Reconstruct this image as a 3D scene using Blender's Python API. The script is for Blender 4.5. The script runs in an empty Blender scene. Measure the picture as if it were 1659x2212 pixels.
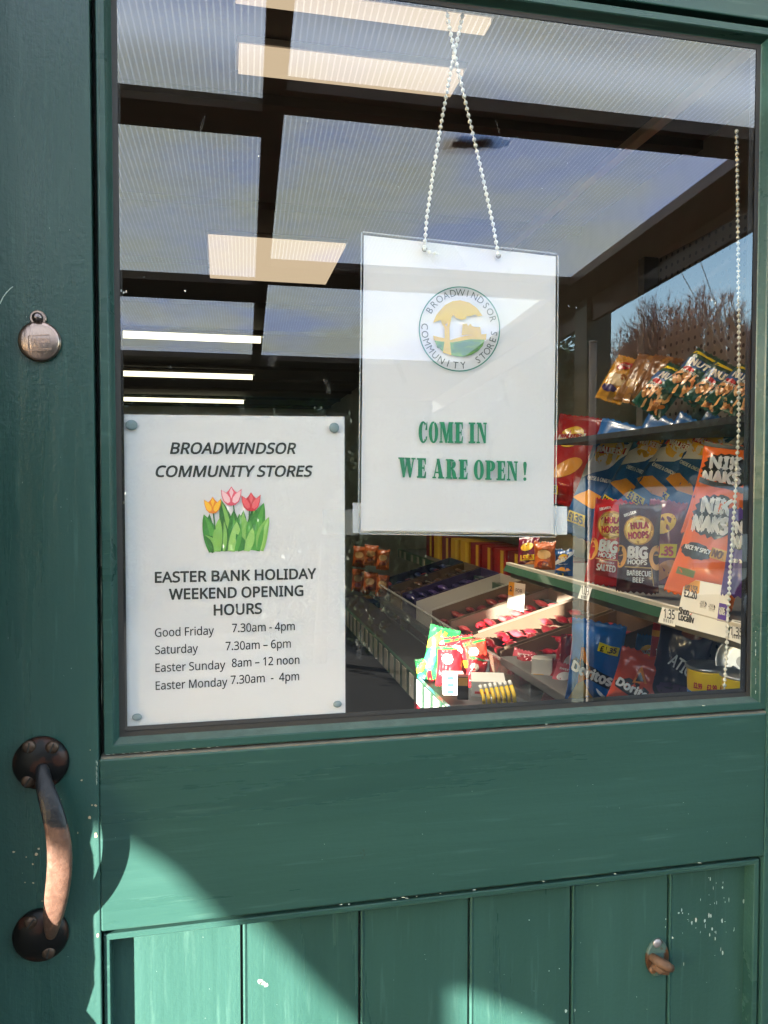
import bpy, bmesh, math, random, os
from mathutils import Vector, Matrix, noise
random.seed(7)
sc = bpy.context.scene
COL = sc.collection
R = math.radians

# ------------------------------------------------------------------ camera
CAM = Vector((0.0903, -0.7441, 1.4328))
YAW, PIT, ROL = R(12.0629), R(-1.9673), R(0.0177)
FPX, IW, IH = 1661.0, 1659.0, 2212.0
_f = Vector((math.sin(YAW) * math.cos(PIT), math.cos(YAW) * math.cos(PIT), math.sin(PIT)))
_r0 = Vector((math.cos(YAW), -math.sin(YAW), 0)); _u0 = _r0.cross(_f)
_r = math.cos(ROL) * _r0 + math.sin(ROL) * _u0
_u = -math.sin(ROL) * _r0 + math.cos(ROL) * _u0
cd = bpy.data.cameras.new('camera'); cam = bpy.data.objects.new('camera', cd); COL.objects.link(cam)
cd.sensor_fit = 'HORIZONTAL'; cd.sensor_width = 36.0; cd.lens = 36.0 * FPX / IW
cd.clip_start = 0.02; cd.clip_end = 500
cam.matrix_world = Matrix(((_r.x, _u.x, -_f.x, CAM.x), (_r.y, _u.y, -_f.y, CAM.y), (_r.z, _u.z, -_f.z, CAM.z), (0, 0, 0, 1)))
sc.camera = cam

# ------------------------------------------------------------------ sky, sun, exposure
SUN_EL = R(9.0); KX = 1.25                       # the sun comes from the left in front of the shop
TY = math.tan(SUN_EL) * math.hypot(1, KX)        # drop per metre of +y
w = bpy.data.worlds.new('World'); sc.world = w; w.use_nodes = True
nt = w.node_tree
sky = nt.nodes.new('ShaderNodeTexSky'); sky.sky_type = 'NISHITA'; sky.sun_disc = False
sky.sun_elevation = SUN_EL; sky.sun_rotation = math.atan2(-KX, -1) % (2 * math.pi)
sky.air_density = 1.0; sky.dust_density = 0.5; sky.ozone_density = 1.7
nt.links.new(sky.outputs[0], nt.nodes['Background'].inputs[0])
nt.nodes['Background'].inputs[1].default_value = 0.15
sl = bpy.data.lights.new('sun', 'SUN'); sl.energy = 3.8; sl.angle = R(0.5); sl.color = (1.0, 0.95, 0.86)
so = bpy.data.objects.new('sun', sl); COL.objects.link(so)
so.rotation_mode = 'QUATERNION'
so.rotation_quaternion = Vector((KX, 1, -TY)).to_track_quat('-Z', 'Y')
so.location = (-6, -5, 4)
sc.view_settings.view_transform = 'Standard'; sc.view_settings.look = 'None'
sc.view_settings.exposure = 3.75; sc.view_settings.gamma = 1.0
sc.render.engine = 'CYCLES'
sc.cycles.use_denoising = True
sc.cycles.max_bounces = 10; sc.cycles.transparent_max_bounces = 16; sc.cycles.diffuse_bounces = 4
sc.cycles.glossy_bounces = 4; sc.cycles.transmission_bounces = 6
sc.cycles.caustics_reflective = False; sc.cycles.caustics_refractive = False
sc.cycles.sample_clamp_indirect = 6.0

# ------------------------------------------------------------------ measuring: photograph coordinates to places
def ray(px, py): return _f + _r * ((px - IW / 2) / FPX) - _u * ((py - IH / 2) / FPX)
def P(px, py, y=0.0):
    d = ray(px, py); return CAM + d * ((y - CAM.y) / d.y)
def PX(px, py, x):
    d = ray(px, py); return CAM + d * ((x - CAM.x) / d.x)
def PZ(px, py, z):
    d = ray(px, py); return CAM + d * ((z - CAM.z) / d.z)
def mir(v): return Vector((v.x, -v.y, v.z))
def depth(p): return (p - CAM).dot(_f)
ony = lambda y: (lambda a, b: P(a, b, y))
onx = lambda x: (lambda a, b: PX(a, b, x))

# ------------------------------------------------------------------ objects
ORG = {}
def props(o, label=None, cat=None, group=None, kind=None):
    if label: o['label'] = label
    if cat: o['category'] = cat
    if group: o['group'] = group
    if kind: o['kind'] = kind
    return o
def thing(name, label, cat, loc=(0, 0, 0), group=None, rot=None):
    o = bpy.data.objects.new(name, None); COL.objects.link(o); o.empty_display_size = .05
    o.location = loc
    if rot is not None:
        o.rotation_euler = rot.to_euler(); ORG[o.name] = Vector((0, 0, 0))
    else:
        ORG[o.name] = Vector(loc)
    return props(o, label, cat, group)
class MB:
    def __init__(s): s.v = []; s.f = []; s.m = []
    def add(s, vs, fs, m=0):
        k = len(s.v); s.v += [Vector(a) for a in vs]
        for q in fs: s.f.append([i + k for i in q]); s.m.append(m)
    def box(s, x0, x1, y0, y1, z0, z1, m=0):
        s.add([(x0, y0, z0), (x1, y0, z0), (x1, y1, z0), (x0, y1, z0), (x0, y0, z1), (x1, y0, z1), (x1, y1, z1), (x0, y1, z1)],
              [(0, 3, 2, 1), (4, 5, 6, 7), (0, 1, 5, 4), (1, 2, 6, 5), (2, 3, 7, 6), (3, 0, 4, 7)], m)
    def obox(s, M, sx, sy, sz, m=0):
        k = MB(); k.box(-sx / 2, sx / 2, -sy / 2, sy / 2, -sz / 2, sz / 2)
        s.add([M @ v for v in k.v], k.f, m)
    def bar(s, a, b, wx, wz, m=0, up=(0, 0, 1)):
        a = Vector(a); b = Vector(b); d = (b - a).normalized(); sd = d.cross(Vector(up)).normalized(); u = sd.cross(d)
        vs = [p + sd * (i * wx / 2) + u * (j * wz / 2) for p in (a, b) for i, j in ((-1, -1), (1, -1), (1, 1), (-1, 1))]
        s.add(vs, [(0, 1, 2, 3), (7, 6, 5, 4), (0, 4, 5, 1), (1, 5, 6, 2), (2, 6, 7, 3), (3, 7, 4, 0)], m)
    def tube(s, pts, rr, n=8, m=0, flat=None):
        pts = [Vector(p) for p in pts]; k = len(s.v); N = len(pts)
        rr = rr if isinstance(rr, (list, tuple)) else [rr] * N
        ref = Vector((0, 0, 1)) if abs((pts[-1] - pts[0]).normalized().z) < .9 else Vector((1, 0, 0))
        for i, p in enumerate(pts):
            d = (pts[min(i + 1, N - 1)] - pts[max(i - 1, 0)]).normalized()
            a = d.cross(ref).normalized(); b = a.cross(d)
            for j in range(n):
                t = 2 * math.pi * j / n; s.v.append(p + a * (math.cos(t) * rr[i]) + b * (math.sin(t) * rr[i]))
        for i in range(N - 1):
            for j in range(n):
                s.f.append([k + i * n + j, k + i * n + (j + 1) % n, k + (i + 1) * n + (j + 1) % n, k + (i + 1) * n + j]); s.m.append(m)
        s.f.append([k + j for j in range(n)][::-1]); s.m.append(m)
        s.f.append([k + (N - 1) * n + j for j in range(n)]); s.m.append(m)
    def lathe(s, prof, c, ax=(0, 0, 1), n=24, m=0, sx=1.0):
        c = Vector(c); ax = Vector(ax).normalized(); ref = Vector((1, 0, 0)) if abs(ax.x) < .9 else Vector((0, 0, 1))
        a = ax.cross(ref).normalized(); b = ax.cross(a); k = len(s.v)
        for (r, h) in prof:
            for j in range(n):
                t = 2 * math.pi * j / n; s.v.append(c + ax * h + (a * math.cos(t) + b * math.sin(t) * sx) * r)
        for i in range(len(prof) - 1):
            for j in range(n):
                s.f.append([k + i * n + j, k + i * n + (j + 1) % n, k + (i + 1) * n + (j + 1) % n, k + (i + 1) * n + j]); s.m.append(m)
        s.f.append([k + (len(prof) - 1) * n + j for j in range(n)]); s.m.append(m)
        s.f.append([k + j for j in range(n)][::-1]); s.m.append(m)
    def sphere(s, c, r, n=8, m=0, sc_=(1, 1, 1)):
        c = Vector(c); k = len(s.v); h = max(4, n // 2)
        for i in range(h + 1):
            t = math.pi * i / h
            for j in range(n):
                p = 2 * math.pi * j / n
                s.v.append(c + Vector((r * sc_[0] * math.sin(t) * math.cos(p), r * sc_[1] * math.sin(t) * math.sin(p), r * sc_[2] * math.cos(t))))
        for i in range(h):
            for j in range(n):
                s.f.append([k + i * n + j, k + (i + 1) * n + j, k + (i + 1) * n + (j + 1) % n, k + i * n + (j + 1) % n]); s.m.append(m)
    def build(s, name, mats, parent=None, smooth=False, bevel=0, local=False):
        o0 = Vector((0, 0, 0))
        if parent is not None and not local: o0 = ORG[parent.name]
        me = bpy.data.meshes.new(name)
        mats = mats if isinstance(mats, (list, tuple)) else [mats]
        me.from_pydata([tuple(v - o0) for v in s.v], [], s.f)
        for q in mats: me.materials.append(q)
        me.polygons.foreach_set('material_index', s.m)
        if smooth: me.polygons.foreach_set('use_smooth', [True] * len(s.f))
        me.update()
        o = bpy.data.objects.new(name, me); COL.objects.link(o); o.parent = parent
        ORG[o.name] = o0
        if smooth == 'auto':
            pass
        if bevel:
            b = o.modifiers.new('edge', 'BEVEL'); b.width = bevel; b.segments = 2; b.limit_method = 'ANGLE'; b.angle_limit = R(40)
            b.harden_normals = False
        return o
def copy_tree(o, parent=None):
    c = o.copy(); COL.objects.link(c); c.parent = parent
    for ch in list(o.children): copy_tree(ch, c)
    return c

# ------------------------------------------------------------------ materials
def srgb(r, g, b):
    f = lambda c: (c / 255 / 12.92) if c / 255 <= .04045 else ((c / 255 + .055) / 1.055) ** 2.4
    return (f(r), f(g), f(b), 1)
MATS = {}
def mat(name, col, rough=.5, metal=0, coat=0, bump=0, bscale=60, spec=.5, var=0, stretch=None, bdist=.001):
    if name in MATS: return MATS[name]
    m = bpy.data.materials.new(name); m.use_nodes = True; MATS[name] = m
    t = m.node_tree; b = t.nodes['Principled BSDF']
    col = tuple(col) + ((1,) if len(col) == 3 else ())
    b.inputs['Base Color'].default_value = col; b.inputs['Roughness'].default_value = rough
    b.inputs['Metallic'].default_value = metal; b.inputs['Coat Weight'].default_value = coat
    b.inputs['Specular IOR Level'].default_value = spec
    if bump or var:
        tc = t.nodes.new('ShaderNodeTexCoord'); mp = t.nodes.new('ShaderNodeMapping'); t.links.new(tc.outputs['Object'], mp.inputs[0])
        if stretch: mp.inputs['Scale'].default_value = stretch
        n = t.nodes.new('ShaderNodeTexNoise'); n.inputs['Scale'].default_value = bscale; n.inputs['Detail'].default_value = 5
        t.links.new(mp.outputs[0], n.inputs[0])
        if bump:
            bp = t.nodes.new('ShaderNodeBump'); bp.inputs['Strength'].default_value = bump; bp.inputs['Distance'].default_value = bdist
            t.links.new(n.outputs[0], bp.inputs['Height']); t.links.new(bp.outputs[0], b.inputs['Normal'])
        if var:
            n2 = t.nodes.new('ShaderNodeTexNoise'); n2.inputs['Scale'].default_value = bscale * .22; n2.inputs['Detail'].default_value = 6
            t.links.new(mp.outputs[0], n2.inputs[0])
            mx = t.nodes.new('ShaderNodeMix'); mx.data_type = 'RGBA'
            mx.inputs[6].default_value = tuple(c * (1 - var) for c in col[:3]) + (1,); mx.inputs[7].default_value = tuple(min(1, c * (1 + var)) for c in col[:3]) + (1,)
            t.links.new(n2.outputs[0], mx.inputs[0]); t.links.new(mx.outputs[2], b.inputs['Base Color'])
    return m
def flat(r, g, b, rough=.45):            # ink or wrapper colour from 0..255
    return mat('ink %d %d %d' % (r, g, b), srgb(r, g, b), rough)
def wrap(r, g, b):
    return mat('film %d %d %d' % (r, g, b), srgb(r, g, b), .3, coat=.4)
def emit(name, col, s):
    m = bpy.data.materials.new(name); m.use_nodes = True; t = m.node_tree
    e = t.nodes.new('ShaderNodeEmission'); e.inputs[0].default_value = tuple(col) + (1,); e.inputs[1].default_value = s
    t.links.new(e.outputs[0], t.nodes['Material Output'].inputs[0]); return m

def paint(name, stretch, orange=0.0):
    """green gloss paint with brush marks along one axis, faint wear and dust"""
    m = bpy.data.materials.new(name); m.use_nodes = True; t = m.node_tree; b = t.nodes['Principled BSDF']
    tc = t.nodes.new('ShaderNodeTexCoord'); mp = t.nodes.new('ShaderNodeMapping'); mp.inputs['Scale'].default_value = stretch
    t.links.new(tc.outputs['Object'], mp.inputs[0])
    n = t.nodes.new('ShaderNodeTexNoise'); n.inputs['Scale'].default_value = 90; n.inputs['Detail'].default_value = 5; n.inputs['Roughness'].default_value = .6
    t.links.new(mp.outputs[0], n.inputs[0])
    n3 = t.nodes.new('ShaderNodeTexNoise'); n3.inputs['Scale'].default_value = 260; n3.inputs['Detail'].default_value = 2
    t.links.new(tc.outputs['Object'], n3.inputs[0])
    ad = t.nodes.new('ShaderNodeMath'); ad.operation = 'MULTIPLY_ADD'; ad.inputs[1].default_value = orange * .95
    t.links.new(n3.outputs[0], ad.inputs[0]); t.links.new(n.outputs[0], ad.inputs[2])
    bp = t.nodes.new('ShaderNodeBump'); bp.inputs['Strength'].default_value = .65; bp.inputs['Distance'].default_value = .0009
    t.links.new(ad.outputs[0], bp.inputs['Height']); t.links.new(bp.outputs[0], b.inputs['Normal'])
    n2 = t.nodes.new('ShaderNodeTexNoise'); n2.inputs['Scale'].default_value = 9; n2.inputs['Detail'].default_value = 8; n2.inputs['Roughness'].default_value = .65
    t.links.new(mp.outputs[0], n2.inputs[0])
    cr = t.nodes.new('ShaderNodeValToRGB'); e = cr.color_ramp.elements
    e[0].position = .3; e[0].color = (.0150, .0465, .0375, 1); e[1].position = .75; e[1].color = (.0260, .0715, .0590, 1)
    t.links.new(n2.outputs[0], cr.inputs[0])
    # fine chalky scuffs along the brush marks
    n4 = t.nodes.new('ShaderNodeTexNoise'); n4.inputs['Scale'].default_value = 150; n4.inputs['Detail'].default_value = 3
    t.links.new(mp.outputs[0], n4.inputs[0])
    c4 = t.nodes.new('ShaderNodeValToRGB'); c4.color_ramp.elements[0].position = .6; c4.color_ramp.elements[1].position = .76
    t.links.new(n4.outputs[0], c4.inputs[0])
    ml = t.nodes.new('ShaderNodeMath'); ml.operation = 'MULTIPLY'; ml.inputs[1].default_value = .3
    t.links.new(c4.outputs[0], ml.inputs[0])
    mx = t.nodes.new('ShaderNodeMix'); mx.data_type = 'RGBA'; t.links.new(ml.outputs[0], mx.inputs[0])
    t.links.new(cr.outputs[0], mx.inputs[6]); mx.inputs[7].default_value = (.078, .150, .122, 1)
    t.links.new(mx.outputs[2], b.inputs['Base Color'])
    b.inputs['Specular IOR Level'].default_value = .34
    mr = t.nodes.new('ShaderNodeMapRange'); mr.inputs['From Min'].default_value = .3; mr.inputs['From Max'].default_value = .7; mr.inputs['To Min'].default_value = .2; mr.inputs['To Max'].default_value = .42
    t.links.new(n2.outputs[0], mr.inputs[0]); t.links.new(mr.outputs[0], b.inputs['Roughness'])
    return m
PV = paint('green gloss paint brushed upright', (1, 1, .07), .5)
PH = paint('green gloss paint brushed along', (.07, 1, 1), .15)
GAP = mat('dirty seam', (.012, .014, .012), .9)
GRIME = mat('pale grime in the seam', (0.1275, 0.1170, 0.0900), .95, bump=.6, bscale=300, var=.5)
DUSTY = mat('dusty green paint', (0.0544, 0.0832, 0.0688), .8, bump=.5, bscale=400, var=.35)
CHIP = mat('bare wood chip', (0.4160, 0.3040, 0.1920), .9, var=.3)
WCHIP = mat('white undercoat chip', (0.3840, 0.4160, 0.3520), .8)
BLACKRUB = mat('black rubber seal', (.02, .018, .016), .6, bump=.3, bscale=200)

def glass_mat():
    m = bpy.data.materials.new('window glass'); m.use_nodes = True; t = m.node_tree; t.nodes.remove(t.nodes['Principled BSDF'])
    tr = t.nodes.new('ShaderNodeBsdfTransparent'); tr.inputs[0].default_value = (.965, .98, .97, 1)
    gl = t.nodes.new('ShaderNodeBsdfGlossy'); gl.inputs['Roughness'].default_value = 0.0
    fr = t.nodes.new('ShaderNodeFresnel'); gm = t.nodes.new('ShaderNodeNewGeometry'); io = t.nodes.new('ShaderNodeMath'); io.operation = 'MULTIPLY_ADD'; io.inputs[1].default_value = 1 / 1.52 - 1.52; io.inputs[2].default_value = 1.52
    t.links.new(gm.outputs['Backfacing'], io.inputs[0]); t.links.new(io.outputs[0], fr.inputs[0])   # the same thin pane from either side
    a = t.nodes.new('ShaderNodeMath'); a.operation = 'MULTIPLY'; a.inputs[1].default_value = 2.6; a.use_clamp = True; t.links.new(fr.outputs[0], a.inputs[0])
    mx = t.nodes.new('ShaderNodeMixShader'); t.links.new(a.outputs[0], mx.inputs[0])
    t.links.new(tr.outputs[0], mx.inputs[1]); t.links.new(gl.outputs[0], mx.inputs[2])
    t.links.new(mx.outputs[0], t.nodes['Material Output'].inputs[0]); return m
GLASS = glass_mat()
def film_mat(name, fac, col=(1, 1, 1), rough=.15, glossy=.06):
    """clear plastic: mostly lets through, a little milky, a little shiny"""
    m = bpy.data.materials.new(name); m.use_nodes = True; t = m.node_tree; b = t.nodes['Principled BSDF']
    b.inputs['Base Color'].default_value = col + (1,); b.inputs['Roughness'].default_value = rough
    tr = t.nodes.new('ShaderNodeBsdfTransparent'); mx = t.nodes.new('ShaderNodeMixShader'); mx.inputs[0].default_value = fac
    t.links.new(tr.outputs[0], mx.inputs[1]); t.links.new(b.outputs[0], mx.inputs[2])
    t.links.new(mx.outputs[0], t.nodes['Material Output'].inputs[0]); return m
LAM = film_mat('clear laminate', .015, (.6, .6, .6))
TAPE = film_mat('clear tape', .07, (.9, .9, .88), rough=.4)
ACRYL = film_mat('clear acrylic', .16, (.7, .72, .7))

# ------------------------------------------------------------------ lettering and flat artwork
FONT = None
try:
    FONT = bpy.data.fonts.load(os.path.join(bpy.utils.system_resource('DATAFILES'), 'fonts', 'NotoSansHebrew-Regular.woff2'))
except Exception:
    FONT = None
_tc = {}
def text2d(body, serif=False):
    """vertices (cap height 1, starting at x=0) and faces of one line of type"""
    key = (body, serif)
    if key in _tc: return _tc[key]
    def mk(b):
        c = bpy.data.curves.new('type', 'FONT'); c.body = b; c.resolution_u = 3
        if FONT and not serif: c.font = FONT
        o = bpy.data.objects.new('type', c); me = o.to_mesh()
        v = [(q.co.x, q.co.y) for q in me.vertices]; f = [tuple(p.vertices) for p in me.polygons]
        o.to_mesh_clear(); bpy.data.objects.remove(o); bpy.data.curves.remove(c); return v, f
    if '_cap' + str(serif) not in _tc:
        hv, _ = mk('H'); _tc['_cap' + str(serif)] = max(a[1] for a in hv) if hv else .7
    cap = _tc['_cap' + str(serif)]
    v, f = mk(body); x0 = min(a[0] for a in v)
    v = [((a[0] - x0) / cap, a[1] / cap) for a in v]
    _tc[key] = (v, f, max(a[0] for a in v)); return _tc[key]
DIL = [(math.cos(i * math.pi / 4), math.sin(i * math.pi / 4)) for i in range(8)]
def text_px(mb, body, pl, pr, cap, proj, toward, m=0, bold=0, shear=0, lift=.0004, serif=False):
    """sets a line of type on a surface from its baseline ends as seen in the photograph"""
    v, f, W = text2d(body, serif)
    A = proj(*pl); B = proj(*pr); dx = (B - A); sx = dx.length / W; dx.normalize()
    sz = (proj(pl[0], pl[1] - cap) - A).length; up = Vector((0, 0, 1))
    n = Vector(toward)
    k = 0
    for (ox, oz) in ([(0, 0)] + (DIL if bold else [])):
        mb.add([A + dx * ((x + ox * bold * sz / sx + shear * z) * sx) + up * ((z + oz * bold) * sz) + n * (lift + k * .00002) for x, z in v], f, m); k += 1
def poly_px(mb, pts, proj, toward, m=0, lift=.0003):
    n = Vector(toward); mb.add([proj(*p) + n * lift for p in pts], [list(range(len(pts)))], m)
NY = (0, -1, 0); NX = (-1, 0, 0)

# ================================================================== THE SETTING: ground, shop walls, floor, ceiling
def struct(o): o['kind'] = 'structure'; return o
b = MB(); b.add([(-160, -160, 0), (160, -160, 0), (160, 160, 0), (-160, 160, 0)], [(0, 1, 2, 3)])
struct(b.build('ground', mat('worn tarmac', (.030, .029, .027), .9, bump=.5, bscale=40, var=.3)))
b = MB(); b.box(-3.1, 1.5, .06, 9.2, .002, .02)
struct(b.build('shop_floor', mat('dark vinyl floor', (.05, .045, .04), .5, bump=.1, bscale=20, var=.3)))
b = MB(); b.box(-3.1, 1.5, .10, 9.2, 2.42, 2.5)
for i in range(12): b.box(-3.1, 1.5, .5 + i * .75, .54 + i * .75, 2.395, 2.42)
struct(b.build('shop_ceiling', mat('brown boarded ceiling', (.10, .075, .052), .7, bump=.3, bscale=30, var=.3)))
WALLIN = mat('cream shop wall', (.62, .58, .50), .8, var=.1)
def wall(name, label, boxes, m, bevel=0):
    b = MB()
    for q in boxes: b.box(*q)
    o = b.build(name, m, None, bevel=bevel); return props(o, label, 'wall')
wall('back_wall', 'dim cream wall at the far end of the shop', [(-3.2, 1.6, 9.2, 9.35, 0, 2.5)], WALLIN)
wall('side_wall', 'dim shop wall behind the crisp shelves', [(1.45, 1.6, .10, 9.2, 0, 2.5)], WALLIN)
wall('partition_wall', 'dim shop wall on the far side of the aisle', [(-3.2, -3.1, .1, 9.2, 0, 2.5)], WALLIN)
# stone front wall: its rough corner left of the door throws the upright shadow edge
STONE = mat('rough ham stone', (0.1680, 0.1312, 0.0864), .95, bump=.9, bscale=18, var=.35, bdist=.01)
XC = -0.1245
b = MB()
zs = [i * .012 for i in range(int(2.6 / .012))]
def corner(z):
    j = .0022 * noise.noise(Vector((0, 3.1, z * 60))) + .003 * noise.noise(Vector((4, 1, z * 18)))
    for zc, wd, dp in ((P(205, 1828, -.014).z, .003, -.008), (P(205, 1836, -.014).z, .006, -.003), (P(208, 2143, -.014).z, .005, -.008), (P(208, 2172, -.014).z, .010, -.013), (P(208, 2195, -.014).z, .006, -.006)):
        zc += .085 * TY
        j += dp * max(0, 1 - abs(z - zc) / wd)
    return j
V = []
for z in zs:
    for (x, y) in ((-.36, -.094), (XC + corner(z), -.094), (XC + .012, .10), (-.36, .10)): V.append((x, y, z))
F = []
for i in range(len(zs) - 1):
    for j in range(4): F.append((i * 4 + j, i * 4 + (j + 1) % 4, i * 4 + 4 + (j + 1) % 4, i * 4 + 4 + j))
b.add(V, F)
# a small unseen window further left lets the sun reach the sweets display
b.box(-3.2, -1.20, -.094, .10, 0, 2.6); b.box(-1.20, -.36, -.094, .10, 0, 1.065); b.box(-1.20, -.36, -.094, .10, 1.485, 2.6)
b.box(-.535, -.36, -.09, .10, 1.06, 1.49)
b.box(XC, .80, -.09, .10, 2.16, 2.6); b.box(.80, 4.5, -.094, .10, 0, .95); b.box(.80, 4.5, -.094, .10, 1.70, 2.6); b.box(1.43, 4.5, -.092, .10, .9, 2.05); b.box(.80, .86, -.092, .10, .9, 2.05)  # gap right of the door added to let daylight onto the packets
props(b.build('stone_wall', STONE), 'rough stone wall of the shop front around the green door', 'wall')

# ================================================================== THE DOOR
YF = -.014
door = thing('shop_door', 'green painted shop door with a large glass pane, tongue and groove lower panel and rusty pull handle', 'door', (.30, 0, 0))
xs = P(205, 1000, YF).x                       # right edge of the left stile
zr1 = P(215, 1641, YF).z; zr0 = P(220, 2014, YF).z   # mid rail top, bottom
zt = P(1500, 21, YF).z                        # underside of the top rail
xr = P(1652, 1800, YF).x
xl = XC - .01
b = MB(); b.box(xl, xs, YF, .03, 0.02, 2.06); b.build('stile', PV, door, bevel=.0012)
b = MB(); b.box(xr, .775, YF, .03, 0.02, 2.06); b.build('stile', PV, door, bevel=.0012)
b = MB(); b.box(xs, xr, YF + .0004, .03, zr0, zr1); b.build('rail', PH, door, bevel=.0018)
b = MB(); b.box(xs, xr, YF + .0004, .03, zt, 2.06); b.build('rail', PH, door, bevel=.0012)
b = MB(); b.box(xs, xr, YF + .0004, .03, .02, .22); b.build('rail', PH, door, bevel=.0012)
# glazing bead
gx0 = P(253, 1000, 0).x; gx1 = P(1626, 1000, 0).x; gz0 = P(257, 1590, 0).z; gz1 = P(1400, 66, 0).z
def ring(mb, prof, x0, x1, z0, z1, m=None):
    """moulding round a rectangle: prof is a list of (outward offset, y)"""
    n = len(prof); V = []
    for (o, y) in prof: V += [(x0 - o, y, z0 - o), (x1 + o, y, z0 - o), (x1 + o, y, z1 + o), (x0 - o, y, z1 + o)]
    for i in range(n - 1):
        for j in range(4):
            k = (j + 1) % 4
            mb.add([V[i * 4 + j], V[i * 4 + k], V[i * 4 + 4 + k], V[i * 4 + 4 + j]], [(0, 1, 2, 3)], m[i][j] if m else 0)
bw = gx0 - xs - .0045
b = MB()
pr = [(0, .0), (.0015, -.002), (.0045, -.0105), (.0055, -.0118), (bw - .0008, -.012), (bw, -.0112), (bw + .0001, .004), (bw + .02, .0042)]
ms = [[0, 0, 0, 0] for _ in pr]
ms[0][0] = ms[1][0] = 1; ms[6] = [3, 2, 2, 2]
ring(b, pr, gx0, gx1, gz0, gz1, ms)
b.build('glazing_bead', [PH, DUSTY, GAP, GRIME], door)
b = MB(); ring(b, [(-.0042, -.0008), (.002, -.001)], gx0, gx1, gz0, gz1); b.build('rubber_seal', BLACKRUB, door)
b = MB(); ring(b, [(-.0062, .0016), (.003, .0014)], gx0, gx1 - .004, gz0 + .0020, gz1); b.build('rebate', mat('dark rebate behind the glass', (.010, .008, .007), .7, bump=.4, bscale=150), door)
b = MB(); b.add([(gx0 - .004, 0, gz0 - .004), (gx1 + .004, 0, gz0 - .004), (gx1 + .004, 0, gz1 + .004), (gx0 - .004, 0, gz1 + .004)], [(0, 1, 2, 3)])
b.build('glass_pane', GLASS, door)
# seam grime along the top of the mid rail and of the panel moulding
b = MB(); b.box(xs + .002, xr, YF + .0012, .004, zr1 - .001, zr1 + .0012)
b.build('seam', GRIME, door)
# lower panel: moulding and boards
px0 = P(224, 2100, YF + .004).x; px1 = P(1637, 2100, YF + .004).x; pz1 = P(230, 2019, YF + .004).z
mw = P(239.5, 2100, YF + .004).x - px0
YP = .0065
b = MB()
pr = [(0.0, YP + .001), (.0, YF + .0055), (.001, YF + .0045), (mw - .001, YF + .004), (mw, YF + .005), (mw + .0003, YF + .016), (mw + .012, YF + .016)]
ms = [[0, 0, 0, 0] for _ in pr]; ms[5] = [1, 1, 2, 1]
ring(b, pr, px0 + mw, px1 - mw, .22 + mw, pz1 - mw, ms)
b.build('panel_moulding', [PH, GAP, GRIME], door)
b = MB()
seams = [P(x, y, YP).x for x, y in ((524, 2100), (778, 2090), (1014, 2080), (1234, 2070), (1443, 2060))]
prof = [(px0, YP)]
for s in seams:
    prof += [(s - .0022, YP), (s - .0016, YP + .004), (s + .0002, YP + .004), (s + .0008, YP - .0002), (s + .0022, YP - .0012), (s + .0040, YP - .0004), (s + .0046, YP)]
prof += [(px1, YP)]
zb, zt2 = .21, pz1 + .002
V = []
for x, y in prof: V += [(x, y, zb), (x, y, zt2)]
b.add(V, [(2 * i, 2 * i + 2, 2 * i + 3, 2 * i + 1) for i in range(len(prof) - 1)], 0)
for i in range(len(prof) - 1):
    pass
for k, s in enumerate(b.f):
    pass
o = b.build('tongue_and_groove_panel', [PV, GAP], door)
for i, pl in enumerate(o.data.polygons):
    if i and (i - 1) % 7 in (1, 0) and i < len(prof) - 2: pl.material_index = 1
b = MB(); b.box(xs + .004, xr - .004, YP + .02, .03, .2, zr0); b.build('backing_board', GAP, door)

# ---- pull handle
IRON = bpy.data.materials.new('black lacquered iron worn to brown'); IRON.use_nodes = True
t = IRON.node_tree; bs = t.nodes['Principled BSDF']
tc = t.nodes.new('ShaderNodeTexCoord'); n1 = t.nodes.new('ShaderNodeTexNoise'); n1.inputs['Scale'].default_value = 55; n1.inputs['Detail'].default_value = 8
t.links.new(tc.outputs['Object'], n1.inputs[0])
sp = t.nodes.new('ShaderNodeSeparateXYZ'); t.links.new(tc.outputs['Object'], sp.inputs[0])
zw = P(120, 1795, -.06).z
m1 = t.nodes.new('ShaderNodeMath'); m1.operation = 'MULTIPLY_ADD'; m1.inputs[1].default_value = -420; m1.inputs[2].default_value = 420 * zw
t.links.new(sp.outputs[2], m1.inputs[0])
m2 = t.nodes.new('ShaderNodeMath'); m2.operation = 'MULTIPLY_ADD'; m2.inputs[1].default_value = 9.0; t.links.new(n1.outputs[0], m2.inputs[0])
m2b = t.nodes.new('ShaderNodeMath'); m2b.operation = 'SUBTRACT'; m2b.inputs[1].default_value = 4.5; t.links.new(m2.outputs[0], m2b.inputs[0])
t.links.new(m1.outputs[0], m2.inputs[2])
m2b.use_clamp = True
c1 = t.nodes.new('ShaderNodeValToRGB'); c1.color_ramp.elements[0].color = (.062, .029, .020, 1); c1.color_ramp.elements[1].color = (.165, .094, .066, 1)
n5 = t.nodes.new('ShaderNodeTexNoise'); n5.inputs['Scale'].default_value = 160; n5.inputs['Detail'].default_value = 6; t.links.new(tc.outputs['Object'], n5.inputs[0])
t.links.new(n5.outputs[0], c1.inputs[0])
mx = t.nodes.new('ShaderNodeMix'); mx.data_type = 'RGBA'; t.links.new(m2b.outputs[0], mx.inputs[0])
mx.inputs[6].default_value = (.010, .010, .012, 1); t.links.new(c1.outputs[0], mx.inputs[7]); t.links.new(mx.outputs[2], bs.inputs['Base Color'])
m3 = t.nodes.new('ShaderNodeMath'); m3.operation = 'MULTIPLY'; m3.inputs[1].default_value = .2; t.links.new(m2b.outputs[0], m3.inputs[0]); t.links.new(m3.outputs[0], bs.inputs['Metallic'])
bs.inputs['Roughness'].default_value = .40; bs.inputs['Specular IOR Level'].default_value = .32
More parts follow.
